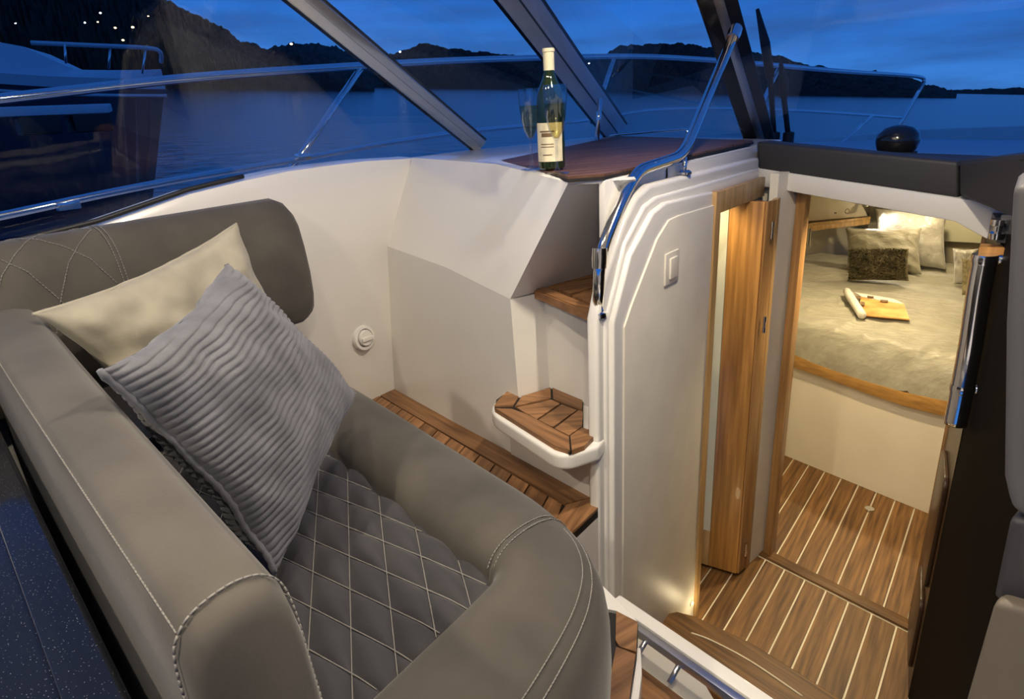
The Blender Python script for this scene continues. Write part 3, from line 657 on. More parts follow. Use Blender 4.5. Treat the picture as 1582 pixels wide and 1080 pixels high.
# aft backrest
def yin(x): return 0.244 - 0.172 * (x + 0.48)
def yout(x): return 0.137 - 0.148 * (x + 0.45)
TOPZ = 0.69
bprof = [(1.45, 0.16), (1.30, 0.30), (1.12, 0.45), (1.04, 0.57), (1.00, 0.630), (0.93, 0.668), (0.80, 0.688), (0.60, 0.697), (0.40, 0.698), (0.20, 0.694), (0.07, 0.684), (0.0, 0.664), (-0.01, 0.60), (0.02, 0.40), (0.05, 0.10)]
rings = []
xs = [-1.86, -1.7, -1.5, -1.3, -1.1, -0.9, -0.7, -0.55, -0.47, -0.452, -0.444, -0.440]
for i, x in enumerate(xs):
    sh = 0 if x < -0.46 else {-0.452: 0.10, -0.444: 0.22, -0.440: 0.42}[x]
    c = Vector((0.55, 0.42)); ring = []
    rise = 0.02 * max(0, (-1.2 - x) / 0.6)
    for t, z in bprof:
        t2, z2 = c.x + (t - c.x) * (1 - sh * 0.5), c.y + (z - c.y) * (1 - sh * 0.22)
        ring.append(Vector((x, yout(x) + (yin(x) - yout(x)) * t2, z2 + rise)))
    rings.append(ring)
loft('aft_backrest', rings, M['suede'], sofa)
seam([Vector((x, yout(x) + 0.006, 0.680 + 0.02 * max(0, (-1.2 - x) / 0.6))) + Vector((0, 0, 0.001)) for x in (-1.8, -1.5, -1.2, -0.9, -0.7, -0.55, -0.468)], sofa, 0.0013, 0.007)
seam([Vector((-0.466, yout(-0.466) + (yin(-0.466) - yout(-0.466)) * t, z + 0.0008)) + Vector((0, 0.0012 if t > 0.9 else (-0.0012 if t < 0.05 else 0), 0)) for t, z in bprof[2:14]], sofa, 0.0012, 0.008)

# port backrest bolster
def pring(y, sh=0.0):
    w = -1.845; c = Vector((-1.77, 0.66)); r = []
    for x, z in ((w, 0.50), (w, 0.835), (-1.83, 0.862), (-1.80, 0.874), (-1.765, 0.868), (-1.735, 0.846), (-1.715, 0.81), (-1.70, 0.74), (-1.69, 0.65), (-1.69, 0.57), (-1.70, 0.52), (-1.73, 0.495), (-1.79, 0.49)):
        r.append(Vector((c.x + (x - c.x) * (1 - sh), y, c.y + (z - c.y) * (1 - sh) - 0.028 + 0.012 * (y - 0.4))))
    return r
loft('port_backrest', [pring(0.14)] + [pring(y) for y in (0.3, 0.5, 0.62, 0.8, 1.0, 1.12)] + [pring(1.142, 0.05), pring(1.156, 0.14), pring(1.162, 0.28)], M['suede'], sofa)
def onbol(y, s):
    r = pring(y)[1:11]; k = s * (len(r) - 1); i = min(int(k), len(r) - 2); p = lerp(r[i], r[i + 1], k - i)
    return p + (p - Vector((-1.77, y, 0.65))).normalized() * 0.0015
for y in (0.625, 0.635): seam([onbol(y + 0.01 * s / 9, s / 9) for s in range(1, 9)], sofa, 0.0013, 0.007)
for k in range(-5, 7):
    for sg in (-1, 1):
        pts = []
        for s in range(0, 33):
            t = s / 32; y = 0.62 + k * 0.13 + sg * (t - 0.3) * 0.30
            if 0.16 < y < 0.622: pts.append(onbol(y, 0.05 + 0.85 * t))
        if len(pts) > 5: seam(pts, sofa, 0.0013, 0.008)

# --- cushions
def cushion(name, label, cat, cs_, T_, m, ribs=0, N=70, group=None, pinch=0.10, wr=0.01, seed=0, parent=None, ribamp=0.0055):
    c00, c10, c11, c01 = [Vector(c) for c in cs_]; nrm = (c10 - c00).cross(c01 - c00).normalized()
    nrm2 = nrm; vs = []; fs = []
    def P(u, v, side):
        uu = u * (1 - pinch * (1 - v * v) * u * u); vv = v * (1 - pinch * (1 - u * u) * v * v)
        a, b = (uu + 1) / 2, (vv + 1) / 2
        p = lerp(lerp(c00, c10, a), lerp(c01, c11, a), b)
        h = T_ * (max(0, (1 - u ** 4) * (1 - v ** 4))) ** 0.55 * (0.78 + 0.22 * (1 - max(abs(u), abs(v))))
        w = noise.noise(Vector((u * 2.2 + seed, v * 2.2, side * 3 + seed))) * wr * min(1, h / (0.3 * T_) + 0.3)
        w += noise.noise(Vector((u * 6 + seed, v * 3, side * 3 + seed))) * wr * 0.4
        rb_ = 0
        if ribs:
            ph = (b + 0.012 * noise.noise(Vector((u * 3, v * 3, 5.0)))) * ribs * math.pi
            rb_ = ribamp * (abs(math.sin(ph)) ** 0.6 - 0.6)
        return p + nrm2 * side * (h + w * (1 if side > 0 else 0.5) + rb_ * (1 if h > 0.05 * T_ else 0.3) + 0.002)
    for side in (1, -1):
        o0 = len(vs)
        NV = N * (6 if ribs else 1)
        for i in range(N + 1):
            for j in range(NV + 1): vs.append(P(-1 + 2 * i / N, -1 + 2 * j / NV, side))
        for i in range(N):
            for j in range(NV):
                a = o0 + i * (NV + 1) + j; q = [a, a + NV + 1, a + NV + 2, a + 1]
                fs.append(q if side > 0 else q[::-1])
    NV = N * (6 if ribs else 1); K = (N + 1) * (NV + 1)
    bd_ = [i * (NV + 1) for i in range(N + 1)] + [N * (NV + 1) + j for j in range(1, NV + 1)] + [i * (NV + 1) + NV for i in range(N - 1, -1, -1)] + [j for j in range(NV - 1, 0, -1)]
    for i in range(len(bd_)):
        a, b = bd_[i], bd_[(i + 1) % len(bd_)]; fs.append([a, a + K, b + K, b])
    t_ = thing(name, label, cat, (sum((Vector(c) for c in cs_), Vector()) / 4), group)
    t_.location.z = min(Vector(c).z for c in cs_)
    mk('cover', vs, fs, m, t_, True)
    return t_, P
gL, gR, gB, gT = onz(155, 572, 0.755), onz(548, 608, 0.44), onz(425, 885, 0.335), onz(350, 408, 0.80)
gp, PG = cushion('cushion', 'grey ribbed plush cushion leaning in the sofa corner', 'cushion', (gL, gT, gR, gB), 0.080, M['cord'], ribs=34, N=60, pinch=0.11, wr=0.022, seed=3)
for (u0, v0, u1, v1) in ((-1, -1, -1, 1), (1, -1, 1, 1)):
    tube('edge_fringe', [PG(u0 + (u1 - u0) * k / 40, v0 + (v1 - v0) * k / 40, 1) + Vector((0, 0, 0)) for k in range(41)], [0.005 + 0.002 * (k % 2) for k in range(41)], M['cord'], gp, 6)
bL, bT, bR = onz(52, 486, 0.725), onx(365, 346, -1.60), onx(462, 530, -1.60)
bB = bL + bR - bT + Vector((0.03, 0.02, 0.02)); bB.z = max(bB.z, 0.40); bB.y = max(bB.y, yin(bB.x) + 0.10)
bp_, PB = cushion('cushion', 'cream velvet cushion tucked behind the ribbed grey cushion', 'cushion', (bL, bT, bR, bB), 0.070, M['beige'], N=80, pinch=0.12, wr=0.034, seed=9)
tube('piping', [PB(-1 + 2 * k / 40, -1, 1) for k in range(41)] + [PB(1, -1 + 2 * k / 40, 1) for k in range(1, 41)], 0.004, M['beige'], bp_, 6)

# --- black sparkle worktop behind the sofa (lower left)
ct = thing('galley_worktop', 'black sparkling gloss worktop behind the sofa back', 'worktop', (-1.0, 0.0, 0.4))
def cy_(x): return 0.130 - 0.151 * (x + 0.577)
slab('top', [(-1.86, cy_(-1.86), 0.545), (-0.30, cy_(-0.30), 0.545), (-0.30, -0.9, 0.545), (-1.86, -0.9, 0.545)], (0, 0, -0.03), M['gloss'], ct, 0.006, 3)
slab('raised_rim', [(-1.86, cy_(-1.86) - 0.004, 0.5445), (-0.30, cy_(-0.30) - 0.004, 0.5445), (-0.30, cy_(-0.30) - 0.05, 0.5445), (-1.86, cy_(-1.86) - 0.05, 0.5445)], (0, 0, 0.010), M['gloss'], ct, 0.004, 3)
box('cabinet', (-1.86, -0.85, 0.0), (-0.34, 0.05, 0.515), M['darkwood'], ct)

# ================================================================== SMALL THINGS IN THE COCKPIT
# handrail
hr_ = thing('handrail', 'bent polished steel handrail from the stairs up to the black windscreen post', 'handrail', (-0.85, 1.4, 0.56))
HX = -0.812
up = onz(1135, 52, 1.27)
hp = [onx(924, 482, HX), onx(926, 395, HX), onx(962, 305, HX), onx(985, 264, HX), onx(1056, 240, HX)]
k0 = hp[-1]; top = onv(1135, 50, (HX, k0.y), (HX - 0.03, k0.y + 0.4))
path = fillet([hp[0], hp[1], lerp(hp[2], hp[2], 0), hp[3], hp[4], top], 0.07, 8)
tube('rail', path, 0.0155, M['chrome'], hr_, 16)
bx_ = onx(1057, 268, HX); tube('bracket', [Vector((bx_.x, bx_.y, 0.845)), Vector((bx_.x, bx_.y, k0.z - 0.005))], 0.007, M['chrome'], hr_, 10)
lathe('flange', [(0, 0), (0.022, 0), (0.022, 0.006), (0.014, 0.012), (0, 0.012)], onx(1057, 269, HX), M['chrome'], hr_, 20)
lathe('collar', [(0, -0.02), (0.019, -0.02), (0.020, 0), (0.019, 0.03), (0, 0.03)], hp[1], M['chrome'], hr_, 18, (hp[0] - hp[1]))
lathe('foot', [(0, 0), (0.024, 0), (0.022, 0.012), (0.0165, 0.016), (0, 0.016)], hp[0] + Vector((0, 0, -0.012)), M['chrome'], hr_, 20)
lathe('collar', [(0, -0.02), (0.020, -0.02), (0.022, 0), (0.020, 0.03), (0, 0.03)], top, M['chrome'], hr_, 18, (k0 - top))

# bottle and flutes
bpos = onz(853, 261, tz(-1.137, 1.67) + 0.012)
bt = thing('wine_bottle', 'dark green wine bottle with cream label on the worktop', 'bottle', bpos)
lathe('glass_body', [(0, 0.004), (0.030, 0.0), (0.0355, 0.004), (0.037, 0.012), (0.037, 0.165), (0.035, 0.185), (0.028, 0.212), (0.019, 0.232), (0.0145, 0.248), (0.0138, 0.30), (0, 0.30)], bpos, M['bottle'], bt, 36)
lathe('capsule', [(0.0146, 0.252), (0.0148, 0.296), (0.0162, 0.297), (0.0162, 0.304), (0.0148, 0.3055), (0, 0.306)], bpos, M['capsule'], bt, 28)
vd = (Vector((0, 0, 0)) - Vector((bpos.x, bpos.y, 0))).normalized(); a0 = math.atan2(vd.y, vd.x)
lab = []
for a in range(-16, 17):
    an = a0 - 0.25 + a / 16 * 1.15; lab.append((bpos.x + 0.0377 * math.cos(an), bpos.y + 0.0377 * math.sin(an)))
lb = mk('paper_label', [(x, y, bpos.z + 0.022) for x, y in lab] + [(x, y, bpos.z + 0.122) for x, y in lab], [[i, i + 1, 33 + i + 1, 33 + i] for i in range(32)], M['label'], bt, True)
M['ink'] = mat('brown_ink', (0.16, 0.10, 0.05), 0.6)
for (zz_, h_, a1, a2) in ((0.098, 0.004, -9, 7), (0.086, 0.010, -7, 5), (0.066, 0.0025, -8, 6), (0.059, 0.0025, -8, 6), (0.038, 0.003, -6, 4)):
    lq = [(bpos.x + 0.0379 * math.cos(a0 - 0.25 + a / 16 * 1.15), bpos.y + 0.0379 * math.sin(a0 - 0.25 + a / 16 * 1.15)) for a in range(a1, a2 + 1)]; n_ = len(lq)
    mk('print_line', [(x, y, bpos.z + zz_) for x, y in lq] + [(x, y, bpos.z + zz_ + h_) for x, y in lq], [[i, i + 1, n_ + i + 1, n_ + i] for i in range(n_ - 1)], M['ink'], lb, True)
def flute(px, py, label):
    p = onz(px, py, tz(-1.1, 1.6) + 0.011)
    g = thing('wine_glass', label, 'glass', p, 'filled stemmed glasses beside the bottle')
    sc = 1.0
    lathe('foot', [(0, 0), (0.032, 0), (0.033, 0.0015), (0.012, 0.005), (0.005, 0.012)], p, M['wineglass'], g, 28)
    lathe('stem', [(0.005, 0.010), (0.0038, 0.03), (0.0036, 0.07), (0.005, 0.082)], p, M['wineglass'], g, 16)
    lathe('bowl', [(0, 0.080), (0.007, 0.084), (0.018, 0.105), (0.026, 0.14), (0.0295, 0.18), (0.030, 0.214), (0.0292, 0.214), (0.0285, 0.18), (0.025, 0.14), (0.017, 0.107), (0.006, 0.087), (0, 0.085)], p, M['wineglass'], g, 32)
    lathe('wine', [(0, 0.086), (0.006, 0.088), (0.0165, 0.107), (0.0245, 0.14), (0.0278, 0.170), (0, 0.170)], p, M['wine'], g, 28)
flute(822, 262, 'filled stemmed glass standing left of the bottle')
flute(861, 268, 'filled stemmed glass standing in front of the bottle label')

# vent, switch
vt = onx(562, 522, -1.905)
vn = thing('deck_socket', 'round white capped fitting low on the side lining', 'fitting', vt)
lathe('flange', [(0, -0.02), (0.047, -0.02), (0.050, 0.0), (0.046, 0.008), (0.036, 0.010), (0.034, 0.002), (0, 0.002)], vt, M['gel'], vn, 36, (1, 0, 0.1))
lathe('cap', [(0.031, 0.002), (0.032, 0.012), (0.028, 0.018), (0, 0.020)], vt, M['gel'], vn, 32, (1, 0, 0.1))
box('grip', (vt.x + 0.016, vt.y - 0.026, vt.z - 0.008), (vt.x + 0.028, vt.y + 0.026, vt.z + 0.008), M['gel'], vn, 0.004)
lathe('dark_gap', [(0.032, 0.003), (0.0345, 0.003)], vt, M['black'], vn, 30, (1, 0, 0.1))
sw = onx(1038, 413, -0.766); ss = thing('light_switch', 'square white light switch on the companionway panel', 'switch', (-0.769, sw.y, sw.z - 0.04))
box('plate', (-0.772, sw.y - 0.045, sw.z - 0.046), (-0.763, sw.y + 0.045, sw.z + 0.046), M['gelmatt'], ss, 0.004)
box('rocker', (-0.766, sw.y - 0.024, sw.z - 0.030), (-0.757, sw.y + 0.024, sw.z + 0.030), M['gelmatt'], ss, 0.003)

# chrome pull on the dark side
cp = thing('grab_handle', 'long chrome grab handle on the dark companionway side', 'handle', (-0.07, 2.3, 0.0))
pa, pb = onv(1522, 398, (-0.10, 2.46), (0.0, 1.75)), onv(1478, 648, (-0.10, 2.46), (0.0, 1.75))
def P2(x, y, Y): return ony(x, y, Y)
hpz = [P2(1521, 400, 2.02), P2(1512, 450, 2.02), P2(1500, 530, 2.02), P2(1487, 600, 2.02), P2(1476, 655, 2.02)]
tube('bar', spline(hpz, 6), 0.028, M['chrome'], cp, 20)
for h in (hpz[0], hpz[3]):
    lathe('collar', [(0, -0.012), (0.029, -0.012), (0.031, 0), (0.029, 0.012), (0, 0.012)], h, M['chrome'], cp, 22, (hpz[0] - hpz[-1]))
    tube('standoff', [h, Vector((h.x + 0.08, h.y + 0.02, h.z))], 0.012, M['chrome'], cp, 12)
wb = P2(1532, 392, 2.06); bl = box('wooden_block', (wb.x - 0.028, wb.y - 0.02, wb.z - 0.016), (wb.x + 0.05, wb.y + 0.03, wb.z + 0.02), M['oakred'], cp, 0.003)
lk = P2(1542, 357, 2.05); lt = thing('latch_knob', 'small chrome latch knob above the long chrome handle', 'latch', lk)
lathe('knob', [(0, -0.02), (0.016, -0.02), (0.018, -0.005), (0.012, 0.0), (0.012, 0.012), (0.02, 0.016), (0.02, 0.03), (0, 0.032)], lk, M['chrome'], lt, 20)
box('backplate', (lk.x + 0.0, lk.y, lk.z - 0.03), (lk.x + 0.06, lk.y + 0.02, lk.z + 0.04), M['dash'], lt, 0.004)

struct(box('floor', (0.20, 0.9, -0.05), (1.62, 2.2, -0.006), M['gel']), 'white helm floor')
# helm seat at the right edge
hs = thing('helm_chair', 'grey and beige helm chair cut by the right edge', 'chair', (0.35, 0.75, 0.0))
sq = [onz(1556, 300, 0.95), onz(1700, 300, 0.95)]
def sidep(px, py, Y): return ony(px, py, Y)
Ysd = 0.80
WX = Vector((0.42, 0, 0))
def sq_(l, t_, b_, o=0.0): return [sidep(x, y, Ysd + o) for x, y in l] + [sidep(1700, b_, Ysd + o) + WX, sidep(1700, t_, Ysd + o) + WX]
slab('backrest', sq_([(1566, 285), (1555, 500), (1552, 740), (1562, 785), (1590, 806)], 285, 806), (0.0, 0.13, 0), M['seatgrey'], hs, 0.012, 3)
slab('side_bolster', sq_([(1560, 800), (1534, 925), (1582, 942)], 806, 950), (0.09, 0.38, 0), M['dash'], hs, 0.008, 3)
slab('seat_base', sq_([(1535, 928), (1490, 1085), (1440, 1300)], 950, 1300, -0.02), (0.13, 0.40, 0), M['seatbeige'], hs, 0.01, 3)

# domed black fitting outside + wipers
dm = ony(1384, 236, 2.9); M['sparkblack'] = mat('wet_black_plastic', (0.012, 0.012, 0.012), 0.15, var=0.3, coat=0.6)
cm = thing('compass_dome', 'black domed compass on the dash top', 'compass', dm)
lathe('dome', [(0.050, 0.0), (0.066, 0.012), (0.074, 0.04), (0.070, 0.068), (0.050, 0.090), (0.02, 0.100), (0, 0.101)], dm, M['sparkblack'], cm, 32)
lathe('base_ring', [(0, -0.02), (0.07, -0.02), (0.07, 0.004), (0, 0.004)], dm, M['dash'], cm, 32)
def wiper(name, a, m_, b, Y, label):
    w = thing(name, label, 'wiper', ony(*b, Y), 'windscreen wipers')
    p = [ony(*a, Y + 0.0), ony(*m_, Y), ony(*b, Y)]
    tube('blade', [p[0], lerp(p[0], p[1], 0.5) + Vector((0.006, 0, 0)), p[1]], [0.008, 0.022, 0.020], M['black'], w, 8)
    tube('arm', [lerp(p[0], p[1], 0.4), p[1], p[2]], [0.010, 0.013, 0.012], M['black'], w, 8)
    lathe('pivot', [(0, -0.03), (0.025, -0.03), (0.025, 0.02), (0, 0.03)], p[2], M['black'], w, 16)
wiper('windscreen_wiper', (1170, 14), (1190, 120), (1196, 212), 3.25, 'taller wiper beside the black windscreen post')
wiper('windscreen_wiper', (1206, 98), (1211, 150), (1218, 212), 3.28, 'shorter wiper to the right of the tall one')

# ceiling lamps
def downlight(x, y, z, watt, col, label, grp, spot=math.radians(120), rad=0.03):
    t_ = thing('ceiling_light', label, 'light', (x, y, z), grp)
    lathe('bezel', [(0.026, -0.002), (0.036, -0.005), (0.040, 0.0), (0.040, 0.012), (0, 0.012)], (x, y, z - 0.012), M['chrome'], t_, 24)
    lm = mat('lamp_glow', col, 0.5, emit=6.0)
    lathe('lens', [(0, -0.003), (0.024, -0.003), (0.026, 0.002), (0, 0.002)], (x, y, z - 0.012), lm, t_, 24)
    L = bpy.data.lights.new('lamp', 'SPOT'); L.energy = watt; L.color = col; L.spot_size = spot; L.spot_blend = 0.7; L.shadow_soft_size = rad
    lo2 = bpy.data.objects.new('lamp', L); C.objects.link(lo2); lo2.parent = t_; lo2.location = (0, 0, -0.03)
WARM = (1.0, 0.86, 0.66); YEL = (1.0, 0.80, 0.48)
for x, y, w, lb_ in ((-1.2, 0.60, 18, 'hardtop downlight above the sofa seat'), (-0.75, 0.75, 22, 'hardtop downlight above the stairs'), (-0.85, -0.6, 78, 'hardtop downlight behind the sofa back'), (0.1, 0.0, 50, 'hardtop downlight near the helm chair'), (-0.30, 1.2, 70, 'hardtop downlight above the companionway')):
    downlight(x, y, 1.80, w, WARM, lb_, 'hardtop downlights', math.radians(168))
for x, y, w, lb_ in ((-0.45, 2.85, 50, 'cabin downlight over the doorway'), (-0.55, 3.9, 46, 'cabin downlight over the berth foot'), (-0.45, 5.0, 20, 'cabin downlight over the berth pillows')):
    downlight(x, y, 0.765 - (y - 2.5) * 0.06, w, YEL, lb_, 'cabin downlights', math.radians(150))

cl = onx(1068, 932, -0.768); ctl = thing('courtesy_light', 'small courtesy light low on the companionway panel', 'light', cl)
lathe('bezel', [(0, -0.006), (0.011, -0.006), (0.012, 0.004), (0.009, 0.006), (0, 0.006)], cl, M['gelmatt'], ctl, 20, (1, 0, 0))
lathe('lens', [(0, 0.0), (0.008, 0.0), (0.007, 0.008), (0, 0.009)], cl, mat('courtesy_glow', (1.0, 0.8, 0.5), emit=0.6), ctl, 16, (1, 0, 0))
L = bpy.data.lights.new('lamp', 'POINT'); L.energy = 0.5; L.color = YEL; L.shadow_soft_size = 0.03
lo2 = bpy.data.objects.new('lamp', L); C.objects.link(lo2); lo2.parent = ctl; lo2.location = (0.07, 0.0, 0.0)
downlight(-0.88, 2.20, 0.80, 5.0, YEL, 'added unseen light in the side compartment brightening its narrow door', 'added companionway lights', math.radians(160), 0.02)  # extra lamp added out of sight to warm the door board and frosted strip
# ================================================================== CABIN
BZ = -0.10
bed = thing('berth', 'cabin double berth with crumpled grey green bedspread', 'bed', (-0.6, 4.3, FZ))
bf = bowline(-0.866, 3.535, -0.29)
def bx2(x): return bf(x)
# base front curves gently
bsx = [-1.5 + 1.7 * i / 16 for i in range(17)]
rings = [[Vector((x, bf(x) + 0.02, z)) for x in bsx] for z in (FZ, -0.22)]
loft('base_front', rings, M['cabinwhite'], bed, closed=False, caps=False)
fb = [onv(x, y, (-0.866, 3.535), (-0.141, 3.325)) for x, y in ((1215, 542), (1225, 546), (1280, 568), (1340, 588), (1400, 605), (1465, 618), (1500, 626))]
fb2 = [onv(x, y, (-0.866, 3.535), (-0.141, 3.325)) for x, y in ((1215, 562), (1223, 565), (1280, 584), (1340, 606), (1400, 626), (1460, 641), (1500, 650))]
pts = [v + Vector((0, -0.02, 0)) for v in fb] + [v + Vector((0, -0.02, 0)) for v in reversed(fb2)]
slab('front_board', pts, (0, 0.05, 0), mat('berth_board', (0.36, 0.19, 0.05), 0.4, var=0.25, vscale=1, stretch=(4, 40, 60), coat=0.2), bed, 0.004)
# mattress with bedspread: rounded front
NX, NY = 130, 150; vs = []; fs = []
for i in range(NX + 1):
    x = -1.52 + 1.95 * i / NX
    for j in range(NY + 1):
        s = j / NY * 2.4
        y0 = bf(x) - 0.015
        if s < 0.32:
            a = s / 0.32 * math.pi / 2; y = y0 + 0.10 * (1 - math.cos(a)); z = -0.31 + (BZ + 0.31) * math.sin(a)
        else: y = y0 + 0.10 + (s - 0.32); z = BZ
        z += 0.016 * noise.noise(Vector((x * 2.5, y * 4, 1))) + 0.012 * (1 - abs(noise.noise(Vector((x * 3 + y * 2, y * 5 - x * 3.5, 9))))) ** 6 * (1.2 if s < 0.9 else 0.5) + 0.006 * noise.noise(Vector((x * 5 + y * 6, y * 12, 4))) + 0.004 * noise.noise(Vector((x * 18, y * 9, 2)))
        y = min(y, 5.40); xc = max(x, np.interp(y, [2.6, 4.2, 5.3, 5.95], [-1.57, -1.52, -1.25, -0.88]))
        vs.append((xc, y + 0.006 * noise.noise(Vector((x * 14, z * 10, 8))), z))
for i in range(NX):
    for j in range(NY):
        a = i * (NY + 1) + j; fs.append([a, a + NY + 1, a + NY + 2, a + 1])
mk('bedspread', vs, fs, M['linen'], bed, True)
def cpil(px0, py0, px1, py1, Y, lean, T_, m, label, seed, name='pillow', pinch=0.07, wr=0.012):
    a, b = ony(px0, py1, Y), ony(px1, py1, Y); a.z = max(a.z, BZ + 0.012); b.z = max(b.z, BZ + 0.012); c, d = ony(px1, py0, Y + lean), ony(px0, py0, Y + lean)
    zb = BZ + 0.005
    return cushion(name, label, 'pillow', (a, b, c, d), T_, m, N=36, pinch=pinch, wr=wr, seed=seed, group='pillows on the berth')
cpil(1352, 322, 1462, 420, 5.15, 0.16, 0.07, M['satin'], 'large silver pillow propped against the cabin back panel', 11)
cpil(1306, 352, 1424, 424, 4.92, 0.16, 0.06, M['linen'], 'grey green pillow behind the small furry one', 21)
pf, PF = cpil(1310, 384, 1404, 434, 4.60, 0.08, 0.075, M['fur'], 'small olive furry pillow in front on the berth', 31, pinch=0.04, wr=0.02)
bm = bmesh.new(); rnd = random.Random(5)
for k in range(4200):
    u, v = rnd.uniform(-0.97, 0.97), rnd.uniform(-0.97, 0.97); p = PF(u, v, 1); n = (PF(u, v, 1) - PF(u, v, -1)).normalized()
    q = p + n * rnd.uniform(0.016, 0.042) + Vector((rnd.uniform(-1, 1), rnd.uniform(-1, 1), rnd.uniform(-1.4, 0.4))) * 0.010
    w = Vector((rnd.uniform(-1, 1), rnd.uniform(-1, 1), rnd.uniform(-1, 1))).normalized() * 0.0032
    bm.faces.new([bm.verts.new(p - w), bm.verts.new(p + w), bm.verts.new(q)])
fo = fin('fur_pile', bm, M['fur'], pf, False, fix=False); fo['kind'] = 'stuff'
cpil(1472, 384, 1512, 446, 4.75, 0.10, 0.05, M['satin'], 'pale square pillow at the right side of the berth', 41)
cpil(1486, 400, 1530, 456, 4.45, 0.08, 0.045, M['fur'], 'olive furry pillow half hidden by the right door jamb', 51, pinch=0.04, wr=0.02)
# magazine
mg = thing('magazine', 'open magazine with orange page lying on the berth', 'magazine', onz(1355, 475, BZ + 0.015))
zm = BZ + 0.030
M['orange'] = mat('orange_page', (0.75, 0.30, 0.06), 0.45, var=0.4, vscale=9, col2=(0.80, 0.48, 0.16))
M['page'] = mat('white_page', (0.72, 0.68, 0.58), 0.5, var=0.1, vscale=12)
g = [onz(x, y, zm) for x, y in ((1330, 488), (1405, 495), (1396, 470), (1328, 459))]
slab('right_page', g, (0, 0, 0.006), M['orange'], mg)
g = [onz(x, y, zm) for x, y in ((1306, 446), (1333, 490), (1350, 470), (1325, 452))]
rollp = [onz(1308, 450, zm + 0.012), onz(1332, 487, zm + 0.012)]
tube('rolled_page', [lerp(rollp[0], rollp[1], k / 6) for k in range(7)], 0.022, M['page'], mg, 14)
g = [onz(x, y, zm + 0.004) for x, y in ((1320, 453), (1380, 463), (1396, 471), (1332, 460))]
slab('white_page', g, (0, 0, 0.006), M['page'], mg)
for (x0, y0, x1, y1) in ((1322, 457, 1330, 462), (1330, 466, 1336, 472), (1340, 457, 1350, 460), (1360, 463, 1372, 466)):
    g = [onz(x, y, zm + 0.0155) for x, y in ((x0, y0), (x1, y0 + 1), (x1, y1), (x0, y1 - 1))]
    slab('printed_block', g, (0, 0, 0.0012), M['ink'], mg)
# side shelf and linings
shf = thing('cabin_shelf', 'pale wooden shelf on the cabin side wall', 'shelf', (-1.1, 4.9, 0.18))
q = [onz(1240, 351, 0.20), onz(1345, 339, 0.20)]
slab('shelf_board', [q[0], q[1], q[1] + Vector((-0.28, 0.12, 0)), q[0] + Vector((-0.28, 0.05, 0))], (0, 0, -0.035), M['oakpale'], shf, 0.004)
slab('shelf_lip', [q[0], q[1], q[1] + Vector((-0.012, 0.01, 0)), q[0] + Vector((-0.012, 0.01, 0))], (0, 0, 0.02), M['oakpale'], shf, 0.003)
sp_ = thing('side_upholstery', 'sand coloured upholstered side panel below the cabin shelf', 'panel', (-1.2, 4.8, -0.1))
q = [onz(1232, 400, BZ - .05), onz(1345, 392, BZ - .05)]
sa, sb = q[0] + Vector((-0.02, 0, 0)), q[1] + Vector((-0.02, 0.1, 0))
slab('padded_panel', [sa, sb, sb + Vector((0, 0, 0.26)), sa + Vector((0, 0, 0.26))], (-0.05, 0.02, 0), M['upholst'], sp_, 0.015, 3)
up_ = thing('upper_lining', 'curved cream lining above the cabin shelf', 'panel', (-1.1, 5.0, 0.2))
lq = [onz(1238, 343, 0.215), onz(1342, 334, 0.215)]
ru = [onv(1240, 285, (lq[0].x + .02, lq[0].y - .1), (lq[1].x, lq[1].y - .1)), onv(1318, 293, (lq[0].x + .02, lq[0].y - .1), (lq[1].x, lq[1].y - .1))]
slab('lining_panel', [lq[0], lq[1], ru[1], ru[0]], (-0.03, 0.05, 0), M['cabinwhite'], up_, 0.006)
for (px, py, r_) in ((1306, 326, 0.018), (1288, 329, 0.006)):
    c = onv(px, py, (lq[0].x, lq[0].y - .05), (lq[1].x, lq[1].y - .05)); nn = Vector((0.6, -0.75, 0.1))
    lathe('ring_pull' if r_ > 0.01 else 'stud', [(r_ * 0.7, 0), (r_, 0.002), (r_ * 0.95, 0.008), (r_ * 0.7, 0.008), (r_ * 0.7, 0)], c + nn * 0.02, M['chrome'] if r_ > 0.01 else M['black'], up_, 20, nn)
cu = thing('cabin_curtain', 'small cream curtain beside the doorway under the shelf', 'curtain', (-1.15, 4.55, -0.02))
c0, c1 = ony(1238, 352, 4.6), ony(1252, 352, 4.6); zl = ony(1245, 380, 4.6).z
rings = []
for z, k in ((c0.z, 0.8), ((c0.z + zl) / 2, 0.9), (zl, 1.15)):
    rings.append([Vector((lerp(c0, c1, t / 24).x * 1 + (t / 24 - 0.5) * 0.02 * k, 4.6 + 0.012 * math.sin(t * 1.3), z + (0.008 * math.sin(t) if z == zl else 0))) for t in range(25)])
o_ = loft('cloth', rings, M['beige'], cu, closed=False, caps=False)
# back wall panels
bp2 = thing('cabin_back_panel', 'pale cabin back panel with a ledge behind the pillows', 'panel', (-0.4, 5.5, 0.0))
for (x0, y0, x1, y1, Y, m_, nm) in ((1345, 318, 1462, 440, 5.62, 'satin', 'padded_headboard'), (1462, 330, 1545, 378, 5.5, 'frost', 'pale_panel'), (1456, 372, 1545, 440, 5.55, 'upholst', 'lower_panel')):
    a, b = ony(x0, y0, Y), ony(x1, y1, Y)
    slab(nm, [(a.x, Y, b.z), (b.x, Y, b.z), (b.x, Y, a.z), (a.x, Y, a.z)], (0, 0.03, 0), M[m_], bp2, 0.008)
a, b = ony(1362, 308, 5.45), ony(1455, 326, 5.45)
slab('ledge', [(a.x, 5.45, b.z), (b.x + 0.3, 5.45, b.z), (b.x + 0.3, 5.75, b.z), (a.x, 5.75, b.z)], (0, 0, 0.03), M['upholst'], bp2, 0.004)
